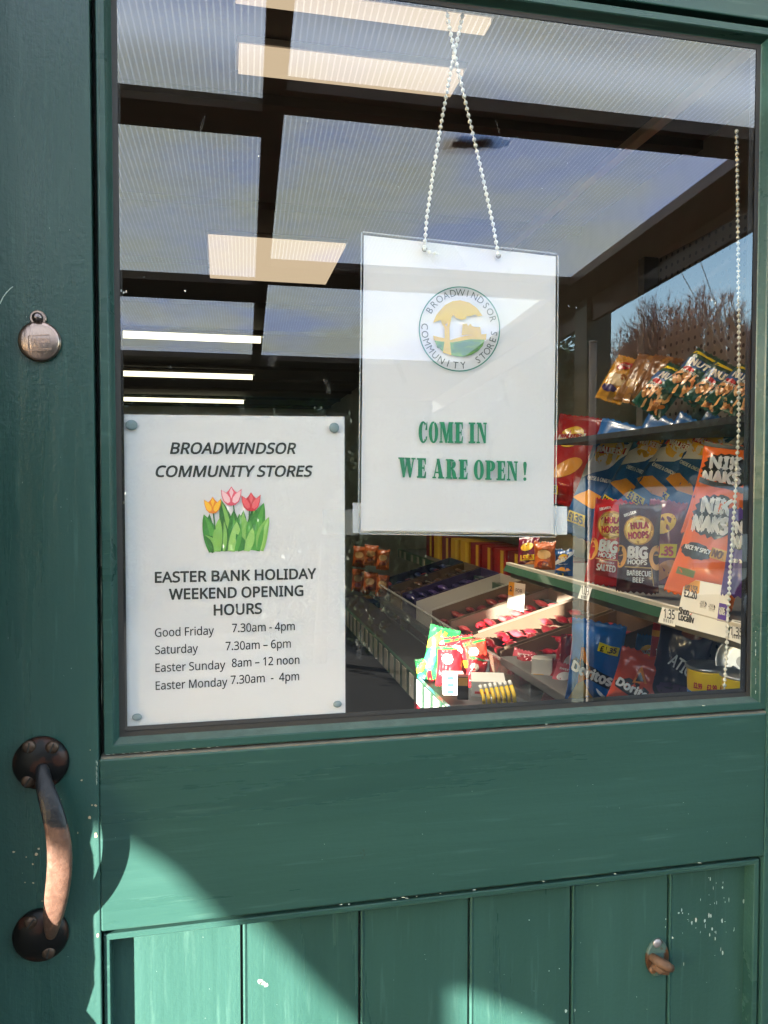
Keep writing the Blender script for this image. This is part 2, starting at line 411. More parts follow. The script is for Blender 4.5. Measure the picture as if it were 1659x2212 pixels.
bp = t.nodes.new('ShaderNodeBump'); bp.inputs['Strength'].default_value = .8; bp.inputs['Distance'].default_value = .0012
t.links.new(n5.outputs[0], bp.inputs['Height']); t.links.new(bp.outputs[0], bs.inputs['Normal'])
def rust(name, base, rustc, thr):
    m = bpy.data.materials.new(name); m.use_nodes = True; t = m.node_tree; bs = t.nodes['Principled BSDF']
    tc = t.nodes.new('ShaderNodeTexCoord'); n = t.nodes.new('ShaderNodeTexNoise'); n.inputs['Scale'].default_value = 60; n.inputs['Detail'].default_value = 8
    t.links.new(tc.outputs['Object'], n.inputs[0])
    cr = t.nodes.new('ShaderNodeValToRGB'); cr.color_ramp.elements[0].position = thr; cr.color_ramp.elements[0].color = base
    cr.color_ramp.elements[1].position = thr + .06; cr.color_ramp.elements[1].color = rustc
    t.links.new(n.outputs[0], cr.inputs[0]); t.links.new(cr.outputs[0], bs.inputs['Base Color'])
    bp = t.nodes.new('ShaderNodeBump'); bp.inputs['Strength'].default_value = .5; bp.inputs['Distance'].default_value = .0008
    t.links.new(n.outputs[0], bp.inputs['Height']); t.links.new(bp.outputs[0], bs.inputs['Normal']); bs.inputs['Roughness'].default_value = .42; bs.inputs['Specular IOR Level'].default_value = .22
    return m
ROSE = rust('black iron with rust', (.003, .003, .0032, 1), (.030, .010, .006, 1), .53)
SCREW = mat('rusty screw head', (0.0630, 0.0378, 0.0252), .45, metal=.6, bump=.4, bscale=300)
spine = [(91, 1652, -.0235, 26, 14), (91.5, 1668, -.031, 30, 13), (96, 1697, -.045, 37, 11), (105.5, 1727, -.0545, 43, 9.5), (116, 1763, -.060, 47, 9), (125, 1800, -.0625, 50, 9), (129, 1836, -.0635, 52, 9),
         (129.5, 1872, -.0630, 53, 9), (126, 1908, -.0605, 52, 9), (121, 1944, -.056, 50, 9), (116, 1975, -.048, 44, 9.5), (112, 2000, -.038, 34, 9), (110, 2020, -.027, 24, 7), (109, 2032, -.019, 10, 5)]
b = MB(); n = 16; pts = []
for (px, py, y, wp, th) in spine:
    y = YF + (y - YF) * .68; c = P(px, py, y); pts.append((c, wp * .5 * depth(c) / FPX, th * .0005))
k = 0
for i, (c, rw, rt) in enumerate(pts):
    d = (pts[min(i + 1, len(pts) - 1)][0] - pts[max(i - 1, 0)][0]).normalized()
    a = Vector((1, 0, 0)) - d * d.x; a.normalize(); nn = a.cross(d)
    for j in range(n):
        q = 2 * math.pi * j / n
        ca, sa = math.cos(q), math.sin(q)
        b.v.append(c + a * (rw * math.copysign(abs(ca) ** .85, ca)) + nn * (rt * math.copysign(abs(sa) ** .9, sa)))
for i in range(len(pts) - 1):
    for j in range(n): b.f.append([i * n + j, i * n + (j + 1) % n, (i + 1) * n + (j + 1) % n, (i + 1) * n + j]); b.m.append(0)
b.f.append(list(range(n))[::-1]); b.m.append(0); b.f.append([(len(pts) - 1) * n + j for j in range(n)]); b.m.append(0)
grip = b.build('pull_handle', IRON, door, smooth=True)
sb = grip.modifiers.new('round', 'SUBSURF'); sb.levels = sb.render_levels = 2
for (cx, cy, scr) in ((89.5, 1646, ((113, 1614), (61, 1687), (63, 1613))), (89, 2017, ((67, 1992), (105, 2056)))):
    c = P(cx, cy, YF); rad = 57 * depth(c) / FPX
    b = MB(); b.lathe([(rad, 0), (rad * 1.0, .003), (rad * .93, .0055), (rad * .7, .0085), (rad * .35, .0105), (rad * .05, .011)], c, (0, -1, 0), 40)
    rs = b.build('rose', ROSE, grip, smooth=True); ORG[rs.name] = ORG[door.name]
    for (ax, ay) in scr:
        s = P(ax, ay, YF - .007); b = MB()
        b.lathe([(.0058, 0), (.0058, .0015), (.0045, .0030), (.002, .0036)], s, (0, -1, 0), 18)
        sw = b.build('screw', SCREW, grip, smooth=True)
        a = random.uniform(.9, 1.7); dv = Vector((math.cos(a), 0, math.sin(a))) * .0046
        b = MB(); b.bar(s - dv + Vector((0, -.0034, 0)), s + dv + Vector((0, -.0034, 0)), .0011, .0009, up=(0, 1, 0)); b.build('screw_slot', GAP, grip)

# ---- keyhole cover: swinging copper-coloured disc on a pin
COP = mat('brushed copper nickel', (.29, .215, .185), .28, metal=1.0, bump=.25, bscale=500, stretch=(1, 1, .05))
kc = P(87, 739, YF); kr = 43.5 * depth(kc) / FPX; kt = P(84, 689, YF)
b = MB()
out = []
for i in range(41):
    a = R(62 - i * (304 / 40)) if False else R(110 + i * 320 / 40)
    out.append((kc.x + kr * math.cos(a), kc.z + kr * math.sin(a)))
er = 17 * depth(kt) / FPX
eye = [(kt.x + er * math.cos(R(-50 + i * 280 / 16)), kt.z + er * math.sin(R(-50 + i * 280 / 16))) for i in range(17)]
loop = out + eye
for (yy, off) in ((YF - .0015, 0), (YF - .0035, 0), (YF - .0042, -.0006)):
    for (x, z) in loop:
        cx, cz = (kc.x, kc.z) if (x, z) in out else (kt.x, kt.z)
        d = math.hypot(x - cx, z - cz); s = (d + off) / d
        b.v.append(Vector((cx + (x - cx) * s, yy, cz + (z - cz) * s)))
L = len(loop)
for i in range(2):
    for j in range(L): b.f.append([i * L + j, i * L + (j + 1) % L, (i + 1) * L + (j + 1) % L, (i + 1) * L + j]); b.m.append(0)
b.f.append([2 * L + j for j in range(L)]); b.m.append(0); b.f.append(list(range(L))[::-1]); b.m.append(0)
cov = b.build('keyhole_cover', COP, door)
b = MB(); b.lathe([(kr * .985, 0), (kr * .93, .0011), (kr * .8, .0018), (kr * .6, .0024), (kr * .35, .0028), (kr * .08, .003)], (kc.x, YF - .0041, kc.z), NY, 48); b.build('dome', COP, cov, smooth=True)
b = MB(); b.lathe([(.0046, 0), (.0046, .003), (.0036, .0052), (.0015, .0061)], (kt.x, YF - .0035, kt.z), NY, 20)
b.build('pivot_pin', mat('dark steel pin', (0.1600, 0.1300, 0.1300), .25, metal=1), cov, smooth=True)
b = MB()
text_px(b, 'UNION', (67, 741), (107, 741), 10, ony(YF - .0072), NY, bold=.06)
for q in ([(60, 725), (107, 722), (107, 723.5), (60, 726.5)], [(60, 725), (61.5, 725), (61.5, 755), (60, 755)], [(60, 754), (112, 752), (112, 753.3), (60, 755.3)], [(60, 757), (112, 755), (112, 756.2), (60, 758.2)]):
    poly_px(b, q, ony(YF - .0072), NY)
b.build('lettering', mat('engraved copper', (.36, .25, .2), .5, metal=1), cov)

# ---- rusty catch on the lower panel
cz = P(1420, 2065, YP); s = depth(cz) / FPX
CATCH = rust('painted metal gone rusty', (0.0544, 0.0928, 0.0800, 1.0000), (.060, .026, .011, 1), .47)
b = MB(); out = []
for i in range(32):
    a = 2 * math.pi * i / 32
    ex = 27 * s * (1 - .22 * max(0, math.sin(a)) ** 2); out.append((cz.x - 2 * s + ex * math.cos(a), cz.z + 41 * s * math.sin(a)))
for (yy, sc_) in ((YP, 1.0), (YP - .0022, 1.0), (YP - .0032, .92)):
    for (x, z) in out: b.v.append(Vector((cz.x + (x - cz.x) * sc_, yy, cz.z + (z - cz.z) * sc_)))
for i in range(2):
    for j in range(32): b.f.append([i * 32 + j, i * 32 + (j + 1) % 32, (i + 1) * 32 + (j + 1) % 32, (i + 1) * 32 + j]); b.m.append(0)
b.f.append([64 + j for j in range(32)]); b.m.append(0)
ct = b.build('latch_catch', CATCH, door)
RUSTY = mat('brown rust', (0.0960, 0.0448, 0.0192), .7, bump=.8, bscale=200, var=.5)
b = MB(); h0 = P(1410, 2068, YP - .003)
b.tube([h0 + Vector((-.002, .002, .001)), h0 + Vector((.003, -.008, -.001)), h0 + Vector((.010, -.0125, -.004)), h0 + Vector((.016, -.011, -.0075))], [.0042, .0058, .0056, .0042], 10)
b.tube([h0 + Vector((.001, .002, -.009)), h0 + Vector((.006, -.006, -.0105)), h0 + Vector((.014, -.008, -.0125))], [.0042, .0052, .0042], 10)
b.build('hook', RUSTY, ct, smooth=True)
for (ax, ay, mm) in ((1419, 2037, mat('zinc screw', (0.3300, 0.3000, 0.3000), .4, metal=.7)), (1411, 2093, RUSTY)):
    b = MB(); b.lathe([(.0049, 0), (.0049, .001), (.0036, .0022)], P(ax, ay, YP - .003), NY, 16); b.build('screw', mm, ct, smooth=True)

# ---- paint chips, drips and scratches
def chip(mb, px, py, rx, ry, y, m=0, lift=.0003):
    k = random.randint(6, 9); a0 = random.random() * 6
    pts = [(px + rx * math.cos(a0 + 6.283 * i / k) * random.uniform(.55, 1.15), py - ry * math.sin(a0 + 6.283 * i / k) * random.uniform(.55, 1.15)) for i in range(k)]
    poly_px(mb, pts, ony(y), NY, m, lift)
b = MB()
for (x, y, r1, r2) in ((176.5, 1685, 2.6, 2.6), (199, 1739, 3, 2.5), (207, 1740, 3.6, 3.4), (193.5, 1766, 3.2, 4), (207, 1804, 4.5, 7), (29.5, 1840, 3.5, 2.5), (84, 1833, 3, 3), (78.5, 1845, 5, 4), (71, 1866, 2.4, 2), (72, 1907, 2.2, 2),
                       (168, 1799, 1.4, 3), (57, 1851, 1.5, 1.5), (54, 1906, 1.5, 1.5), (211, 2020, 3, 7), (91, 1946, 1.6, 1.6), (132, 1726, 1, 1), (195, 1620, 1.4, 1.4)):
    chip(b, x, y, r1, r2, YF)
b.build('paint_chip', [CHIP], door)
b = MB()
for i in range(26):
    y = random.uniform(1640, 1700); chip(b, 209 + random.uniform(-1, 1), y, .9, random.uniform(1, 5), YF)
for (x, y) in ((840, 1598), (846, 1597), (880, 1594), (905, 1591), (925, 1589.5), (1180, 1566), (1520, 1526)): chip(b, x, y - 2, random.uniform(3, 6), 1.1, -.0122)
for i in range(22):
    x = random.uniform(232, 480); chip(b, x, 1631 - (x - 216) * .0715, random.uniform(1.5, 6), .7, -.0122)
for i in range(12):
    x = random.uniform(700, 1640); chip(b, x, 2015 - (x - 220) * .1160 + random.uniform(-1.5, 1.5), random.uniform(1, 6), 1.1, YF + .0005)
for i in range(14):
    y = random.uniform(1360, 1500); chip(b, 1632, y, .9, random.uniform(1, 9), -.0105)
b.build('paint_chip', [WCHIP], door)
b = MB()
for i in range(60):
    y = random.uniform(5, 1500); chip(b, 213.6 + y * .0042, y, .45, random.uniform(6, 50), -.0122)
b.build('worn_edge', [mat('paint worn thin on the edge', (0.1500, 0.1800, 0.1350), .8)], door)
b = MB()
for i in range(46):     # white flecks and scratches beside the catch
    x = random.gauss(1530, 38); y = random.gauss(1980, 40)
    if 1450 < x < 1630 and 1890 < y < 2150: chip(b, x, y, random.choice((.7, .9, 1.3, 2)), random.choice((.8, 2, 3, 5, 6)), YP)
for (x, y, r1, r2) in ((1466, 1972, 3.4, 2.4), (1450, 2025, 5, 4.2), (1222, 2184, 3.4, 4.4), (1240, 2182, 3.2, 4.2), (1208, 2092, 1.5, 1.5), (1186, 2097, 1.3, 1.6), (1143, 1987, 1.4, 1.4), (1438, 1985, 1.5, 3), (1437, 2002, 1, 3), (1290, 1913, 3, 1), (1610, 1958, 2, 3)):
    chip(b, x, y, r1, r2, YP)
for i in range(24):
    x = random.uniform(300, 1600); y = random.uniform(2010, 2210)
    if 2020 - (x - 220) * .116 + 26 < y: chip(b, x, y, random.uniform(.4, 1), random.uniform(.4, 1.4), YP)
b.build('fleck', [mat('chalky fleck', (.36, .42, .37), .9)], door)
b = MB()
for i in range(26):
    x = random.uniform(230, 1640); y = random.uniform(1660, 2000)
    if y < 2005 - (x - 220) * .116 and y > 1650 - (x - 216) * .0715: chip(b, x, y, random.uniform(.4, .9), random.uniform(.4, .8), YF + .0004)
for i in range(20):
    chip(b, random.uniform(2, 196), random.uniform(10, 2200), random.uniform(.3, .8), random.uniform(.4, 2), YF)
b.build('fleck', [mat('chalky fleck', (.36, .42, .37), .9)], door)
b = MB()
for (x, y) in ((785, 1836), (780, 1843), (787, 1846), (783, 1853), (786, 1838)): chip(b, x, y, 2.6, 3.2, YF + .0004)
b.build('dark_stain', [mat('dark scuff', (.025, .05, .04), .8)], door)
b = MB(); b.tube([P(x, y, YF - .0002) for x, y in ((0, 656), (6, 643), (14, 632), (22, 624), (28, 619))], .0005, 5)
b.build('scratch', [mat('chalky fleck', (.36, .42, .37), .9)], door)
b = MB()
for (x, y) in ((568, 2124), (575, 2128), (562, 2120)): chip(b, x, y, 7, 6, YP)
b.build('dried_stain', [mat('grey dried stain', (0.1120, 0.1520, 0.1280), .9)], door)

# ---- specks and smears on the pane
b = MB(); rg = random.Random(11)
for i in range(90):
    x, y = rg.uniform(262, 1590), rg.uniform(140, 1480); chip(b, x, y, rg.choice((.4, .5, .10, 1.0)), rg.choice((.4, .6, .9, 2.0)), -.0006, 0, .0001)
for (x, y) in ((262, 628), (267, 632), (272, 630), (400, 628), (559, 337), (1537, 648), (1545, 655), (1322, 915), (1580, 868)): chip(b, x, y, 2.2, 3.2, -.0006, 0, .0001)
b.build('dust_speck', film_mat('pale speck', .55, (.8, .8, .76), .9), door)
b = MB()
for i in range(26):
    x, y = rg.uniform(262, 1590), rg.uniform(140, 1400); L_ = rg.uniform(10, 70); w_ = rg.uniform(2, 9); a_ = rg.uniform(1.2, 1.9)
    poly_px(b, [(x + w_ * rg.uniform(-1, 1) + L_ * k / 4 * math.cos(a_), y + L_ * k / 4 * math.sin(a_)) for k in range(5)] + [(x + w_ * 1.5 + L_ * k / 4 * math.cos(a_), y + L_ * k / 4 * math.sin(a_)) for k in range(4, -1, -1)], ony(-.0005), NY, 0, .0001 + i * .00001)
b.build('smear', film_mat('faint smear on the glass', .022, (.8, .8, .78), .9), door)
# ---- frame round the door, and two unseen windows; the right one added to light the packets
fr_ = thing('door_frame', 'green painted wooden frame around the shop door', 'door frame', (.8, 0, 0))
for q in ((.779, .835, -.10, .02, 0, 2.13), (-.165, -.139, .0, .10, 0, 2.13), (-.139, .779, -.088, .02, 2.065, 2.13)):
    b = MB(); b.box(*q); b.build('jamb' if q[5] - q[4] > 1 else 'head', PV, fr_, bevel=.002)
def unseen_side_window(lab, x0, x1, z0, z1):
    t = thing('unseen_window', lab, 'window', ((x0 + x1) / 2, .03, z0), 'unseen windows either side of the door')
    b = MB(); e = .025
    for q in ((x0, x1, z0, z0 + e), (x0, x1, z1 - e, z1), (x0, x0 + e, z0 + e, z1 - e), (x1 - e, x1, z0 + e, z1 - e)): b.box(q[0] + .001, q[1] - .001, .04, .075, q[2] + .001, q[3] - .001)
    b.build('frame', PV, t); b = MB(); b.add([(x0 + e, .055, z0 + e), (x1 - e, .055, z0 + e), (x1 - e, .055, z1 - e), (x0 + e, .055, z1 - e)], [(0, 1, 2, 3)]); b.build('glass_pane', GLASS, t)
unseen_side_window('unseen window added right of the green door to light the packets', .86, 1.43, .95, 1.70)
unseen_side_window('small unseen window left of the green door', -1.20, -.535, 1.065, 1.485)
# ================================================================== NOTICES ON THE GLASS
PAPER = mat('laminated white paper', (.67, .655, .67), .4, coat=.25, bump=.25, bscale=14, var=.03, bdist=.004)
INK = mat('black printing ink', (.012, .012, .013), .5)
def sheet(name, corners, proj, mats, parent, thick=.0003, nx=10, nz=14, wav=0.0, inset=0):
    """a slightly wavy sheet through four seen corners (top left, top right, bottom right, bottom left)"""
    A, B, C, D = [proj(*c) for c in corners]; b = MB(); vs = []
    for side in (0, 1):
        for j in range(nz + 1):
            for i in range(nx + 1):
                u, v = i / nx, j / nz
                p = (A * (1 - u) + B * u) * (1 - v) + (D * (1 - u) + C * u) * v
                q = wav * noise.noise(Vector((u * 3.1, v * 4.3, 2.2)))
                vs.append(p + Vector((0, side * thick + q, 0)))
    n1 = (nx + 1) * (nz + 1); fs = []
    for j in range(nz):
        for i in range(nx):
            a = j * (nx + 1) + i; q = [a, a + 1, a + nx + 2, a + nx + 1]
            fs.append(q); fs.append([k + n1 for k in q[::-1]])
    ed = [i for i in range(nx + 1)] + [(j + 1) * (nx + 1) - 1 for j in range(1, nz + 1)] + [nz * (nx + 1) + i for i in range(nx - 1, -1, -1)] + [j * (nx + 1) for j in range(nz - 1, 0, -1)]
    for i in range(len(ed)):
        a, c = ed[i], ed[(i + 1) % len(ed)]; fs.append([a, a + n1, c + n1, c])
    b.add(vs, fs); return b.build(name, mats, parent, smooth=False)
YN = .0050; pn = ony(YN)
notice = thing('opening_hours_notice', 'white laminated sheet with Easter bank holiday opening hours and a picture of tulips', 'notice', P(500, 1240, YN))
sheet('paper', ((258, 895), (744, 900), (746, 1544), (266, 1579)), pn, PAPER, notice)
b = MB(); A = [(253, 888), (748, 893), (750, 1549), (261, 1586)]
sheet('laminate', A, ony(YN - .0012), LAM, notice, nx=1, nz=1, thick=.0002)
b = MB()
T = lambda s, l, r, cap, bold=0, sh=0: text_px(b, s, l, r, cap, pn, NY, 0, bold, sh)
T('BROADWINDSOR', (368, 980), (637, 980), 23.5, .042, .2)
T('COMMUNITY STORES', (335, 1030), (671, 1029), 23.5, .042, .2)
T('EASTER BANK HOLIDAY', (335.5, 1258.5), (682, 1249.5), 22.5, .042)
T('WEEKEND OPENING', (366, 1295), (654.5, 1286.5), 22.5, .042)
T('HOURS', (462.5, 1329), (565, 1325), 22.5, .042)
for s, l, r in (('Good Friday', (335, 1375.5), (462, 1370.5)), ('7.30am - 4pm', (501.5, 1365.5), (636.5, 1361)), ('Saturday', (335.5, 1413), (427.5, 1409)), ('7.30am \u2013 6pm', (487.5, 1404.5), (628, 1398.5)),
                ('Easter Sunday', (336, 1451.5), (486.5, 1444.5)), ('8am \u2013 12 noon', (501, 1441), (646.5, 1433.5)), ('Easter Monday', (336.5, 1490), (491, 1481.5)), ('7.30am  -  4pm', (498.5, 1477.5), (646, 1469))):
    T(s, l, r, 18, .012)
b.build('lettering', INK, notice)
# tulips, drawn as cut shapes
tz = lambda x, y: (371.6 + x * .16, 1021.9 + y * .16)
def leaf(base, tip, wid, bend=0, n=7):
    bx, by = base; tx, ty = tip; dx, dy = tx - bx, ty - by; L = math.hypot(dx, dy); nx, ny = -dy / L, dx / L
    a, c = [], []
    for i in range(n + 1):
        u = i / n; ww = wid * (math.sin(math.pi * min(1, .18 + u * .82)) ** .8) * .5 if u < 1 else 0
        bb = bend * math.sin(math.pi * u)
        a.append((bx + dx * u + nx * (ww + bb), by + dy * u + ny * (ww + bb))); c.append((bx + dx * u - nx * (ww - bb), by + dy * u - ny * (ww - bb)))
    return [tz(*q) for q in a[:-1] + [a[-1]] + c[-2::-1]]
b = MB()
GR = [flat(58, 128, 48), flat(84, 156, 62), flat(44, 104, 40), flat(128, 178, 84), flat(150, 196, 104)]
PT = [flat(232, 130, 34), flat(246, 186, 50), flat(222, 88, 108), flat(238, 190, 198), flat(204, 48, 62), flat(230, 96, 104)]
tm = GR + PT
k = 0
def pp(pts, m):
    global k
    poly_px(b, pts, pn, NY, m, .0003 + k * .00002); k += 1
for q in (((760, 1050), (650, 345), 190, 30, 2), ((830, 1050), (835, 490), 170, 0, 0), ((960, 1040), (965, 500), 150, -10, 2), ((1100, 1040), (1100, 440), 170, 0, 2), ((520, 1000), (505, 550), 120, -10, 2), ((1110, 1045), (1240, 400), 240, -40, 0),
          ((930, 1045), (905, 545), 170, 20, 0), ((1010, 1045), (945, 545), 120, 25, 3), ((1060, 1040), (1035, 600), 110, 0, 1), ((560, 1060), (428, 555), 200, 20, 0), ((580, 1060), (440, 835), 150, 40, 2), ((700, 1055), (700, 640), 150, 0, 2),
          ((615, 1060), (640, 605), 130, -10, 3), ((800, 1055), (875, 650), 150, 20, 4), ((930, 1050), (865, 820), 130, 30, 0), ((860, 1050), (930, 740), 60, 10, 1), ((1010, 1050), (1090, 730), 110, 10, 4), ((1190, 1045), (1310, 590), 150, -30, 3), ((1165, 1045), (1235, 700), 60, 0, 1)):
    pp(leaf(*q[:4]), q[4])
    if q[2] > 140: pp(leaf(q[0], q[1], q[2] * .35, q[3] + q[2] * .12), min(4, q[4] + 1))
for (x0, y0, x1, y1) in ((560, 540, 580, 760), (830, 430, 856, 640), (1045, 510, 1035, 660)):
    pp([tz(x0 - 9, y0), tz(x0 + 9, y0), tz(x1 + 8, y1), tz(x1 - 8, y1)], 2)
def tulip(cx, top, bot, hw, ma, mb_):
    h = bot - top
    bowl = [(cx - hw, top + .17 * h), (cx - .93 * hw, top + .5 * h), (cx - .75 * hw, top + .78 * h), (cx - .4 * hw, top + .96 * h), (cx, bot), (cx + .4 * hw, top + .96 * h), (cx + .75 * hw, top + .78 * h), (cx + .93 * hw, top + .5 * h), (cx + hw, top + .12 * h), (cx + .55 * hw, top + .33 * h), (cx + .28 * hw, top + .2 * h), (cx, top), (cx - .25 * hw, top + .2 * h), (cx - .5 * hw, top + .33 * h)]
    pp([tz(*q) for q in bowl], ma)
    for s in (-1, 1):
        pet = [(cx + s * .93 * hw, top + .2 * h), (cx + s * .86 * hw, top + .5 * h), (cx + s * .66 * hw, top + .76 * h), (cx + s * .34 * hw, top + .88 * h), (cx + s * .1 * hw, top + .8 * h), (cx + s * .14 * hw, top + .6 * h), (cx + s * .4 * hw, top + .4 * h)]
        pp([tz(*q) for q in pet], mb_)
    pp([tz(cx - .2 * hw, top + .3 * h), tz(cx, top + .06 * h), tz(cx + .22 * hw, top + .3 * h), tz(cx, top + .62 * h)], mb_)
tulip(548, 318, 546, 116, 5, 6); tulip(800, 180, 440, 140, 7, 8); tulip(1065, 258, 516, 130, 9, 10)
b.build('tulip_picture', tm, notice)
TACK = mat('grey blue putty', (.20, .26, .28), .8, bump=.5, bscale=200)
for (x, y, rx, rz) in ((284, 918, .0055, .0048), (722, 924, .0050, .0050), (296, 1549, .0046, .0034), (729, 1521, .0044, .0034)):
    c = P(x, y, YN - .0024); b = MB(); b.sphere(c, 1, 14, sc_=(rx, .0013, rz)); b.build('putty_blob', TACK, notice, smooth=True)

# ---- the hanging open sign
YO = .0115; po = ony(YO)
osign = thing('open_sign', 'white laminated sign saying the shop is open, round tree logo, hung on a bead chain', 'sign', P(990, 830, YO))
sheet('paper', ((786, 508), (1201, 554), (1196, 1152), (779, 1146)), po, PAPER, osign, wav=.0016)
sheet('laminate', ((781, 500), (1206, 549), (1200, 1160), (774, 1152)), ony(YO - .0022), LAM, osign, nx=1, nz=1, thick=.0002)
EDG = film_mat('laminate edge', .4, (.6, .62, .64))
b = MB(); pq = ony(YO - .0024)
for (a, c) in (((783, 501), (1203, 548)), ((1206, 552), (1200, 1158)), ((781, 502), (774, 1150)), ((776, 1153), (1199, 1160))):
    b.tube([pq(*a), pq(*c)], .0007, 6)
b.build('laminate_edge', EDG, osign)
# logo
lg = lambda x, y: (763.1 + x * .28, 464.5 + y * .28)
GREENI = flat(30, 124, 86); YEL = flat(204, 166, 0); GRH = flat(84, 140, 24); GRD = flat(58, 116, 40); GREYI = flat(60, 72, 66); TEAL = flat(26, 118, 102)
lm = [TEAL, YEL, GRH, GRD, GREYI]
b = MB(); cx, cz = 815, 882
def lp(pts, m, lay): poly_px(b, [lg(*q) for q in pts], po, NY, m, .0019 + lay * .00003)
N = 72
for i in range(N):
    a0, a1 = 2 * math.pi * i / N, 2 * math.pi * (i + 1) / N
    lp([(cx + ra * math.cos(a) * rx, cz - ra * math.sin(a) * rz) for ra, a, rx, rz in ((1, a0, 314, 328), (1, a1, 314, 328), (1, a1, 305, 319), (1, a0, 305, 319))], 0, 0)
sun_ = [(610, 835), (640, 770), (700, 700), (760, 668), (820, 660), (890, 678), (950, 720), (992, 780), (960, 785), (935, 770), (905, 782), (870, 785), (862, 806), (830, 812), (795, 800), (768, 772), (750, 800), (735, 830), (700, 850), (690, 830), (668, 815), (640, 825)]
lp(sun_, 1, 1)
lp([(668, 800), (690, 835), (716, 862), (745, 790), (752, 800), (738, 870), (740, 960), (752, 1085), (688, 1065), (700, 960), (698, 870), (680, 845)], 1, 4)
lp([(612, 932), (660, 945), (700, 952), (745, 968), (800, 950), (880, 930), (1024, 920), (1018, 965), (900, 960), (760, 985), (640, 975), (618, 968)], 1, 2)
lp([(832, 930), (838, 845), (870, 840), (882, 858), (900, 842), (916, 862), (975, 868), (985, 925)], 1, 2)
lp([(622, 972), (690, 975), (760, 985), (900, 958), (1010, 962), (995, 1010), (960, 1050), (910, 1080), (850, 1096), (790, 1094), (740, 1080), (680, 1050), (640, 1010)], 2, 1)
random.seed(5)
for (x, y, r) in ((800, 1010, 34), (850, 1000, 34), (905, 995, 34), (955, 1000, 30), (830, 1045, 36), (885, 1045, 36), (935, 1035, 30), (780, 1050, 26), (660, 1015, 22), (850, 1075, 20)):
    lp([(x + r * math.cos(a * .785) * random.uniform(.85, 1.1), y - r * .7 * math.sin(a * .785)) for a in range(8)], 3, 3 if y < 1030 else 2.5)
b.build('logo', lm, osign)
b = MB()
def ring_text(s, a0, a1, inner, cap):
    n = len(s)
    for i, ch in enumerate(s):
        if ch == ' ': continue
        a = R(a0 + (a1 - a0) * i / (n - 1)); v, f, W = text2d(ch, True)
        rr = 268 if not inner else 268
        px, pz = cx + rr * math.cos(a), cz - rr * 1.045 * math.sin(a)
        t = a - math.pi / 2 if not inner else a + math.pi / 2
        C0 = po(*lg(px, pz)); sc_ = cap * .28 * depth(C0) / FPX
        rt = Vector((math.cos(t), 0, math.sin(t))); up = Vector((-math.sin(t), 0, math.cos(t)))
        b.add([C0 + rt * ((x - W / 2) * sc_ * .95) + up * ((z - .5) * sc_) + Vector((0, -.0019, 0)) for x, z in v], f, 0)
ring_text('BROADWINDSOR', 149, 16, False, 52)
ring_text('COMMUNITY', 176, 276, True, 52)
ring_text('STORES', 302, 353, True, 52)
b.build('logo_lettering', [GREYI], osign)
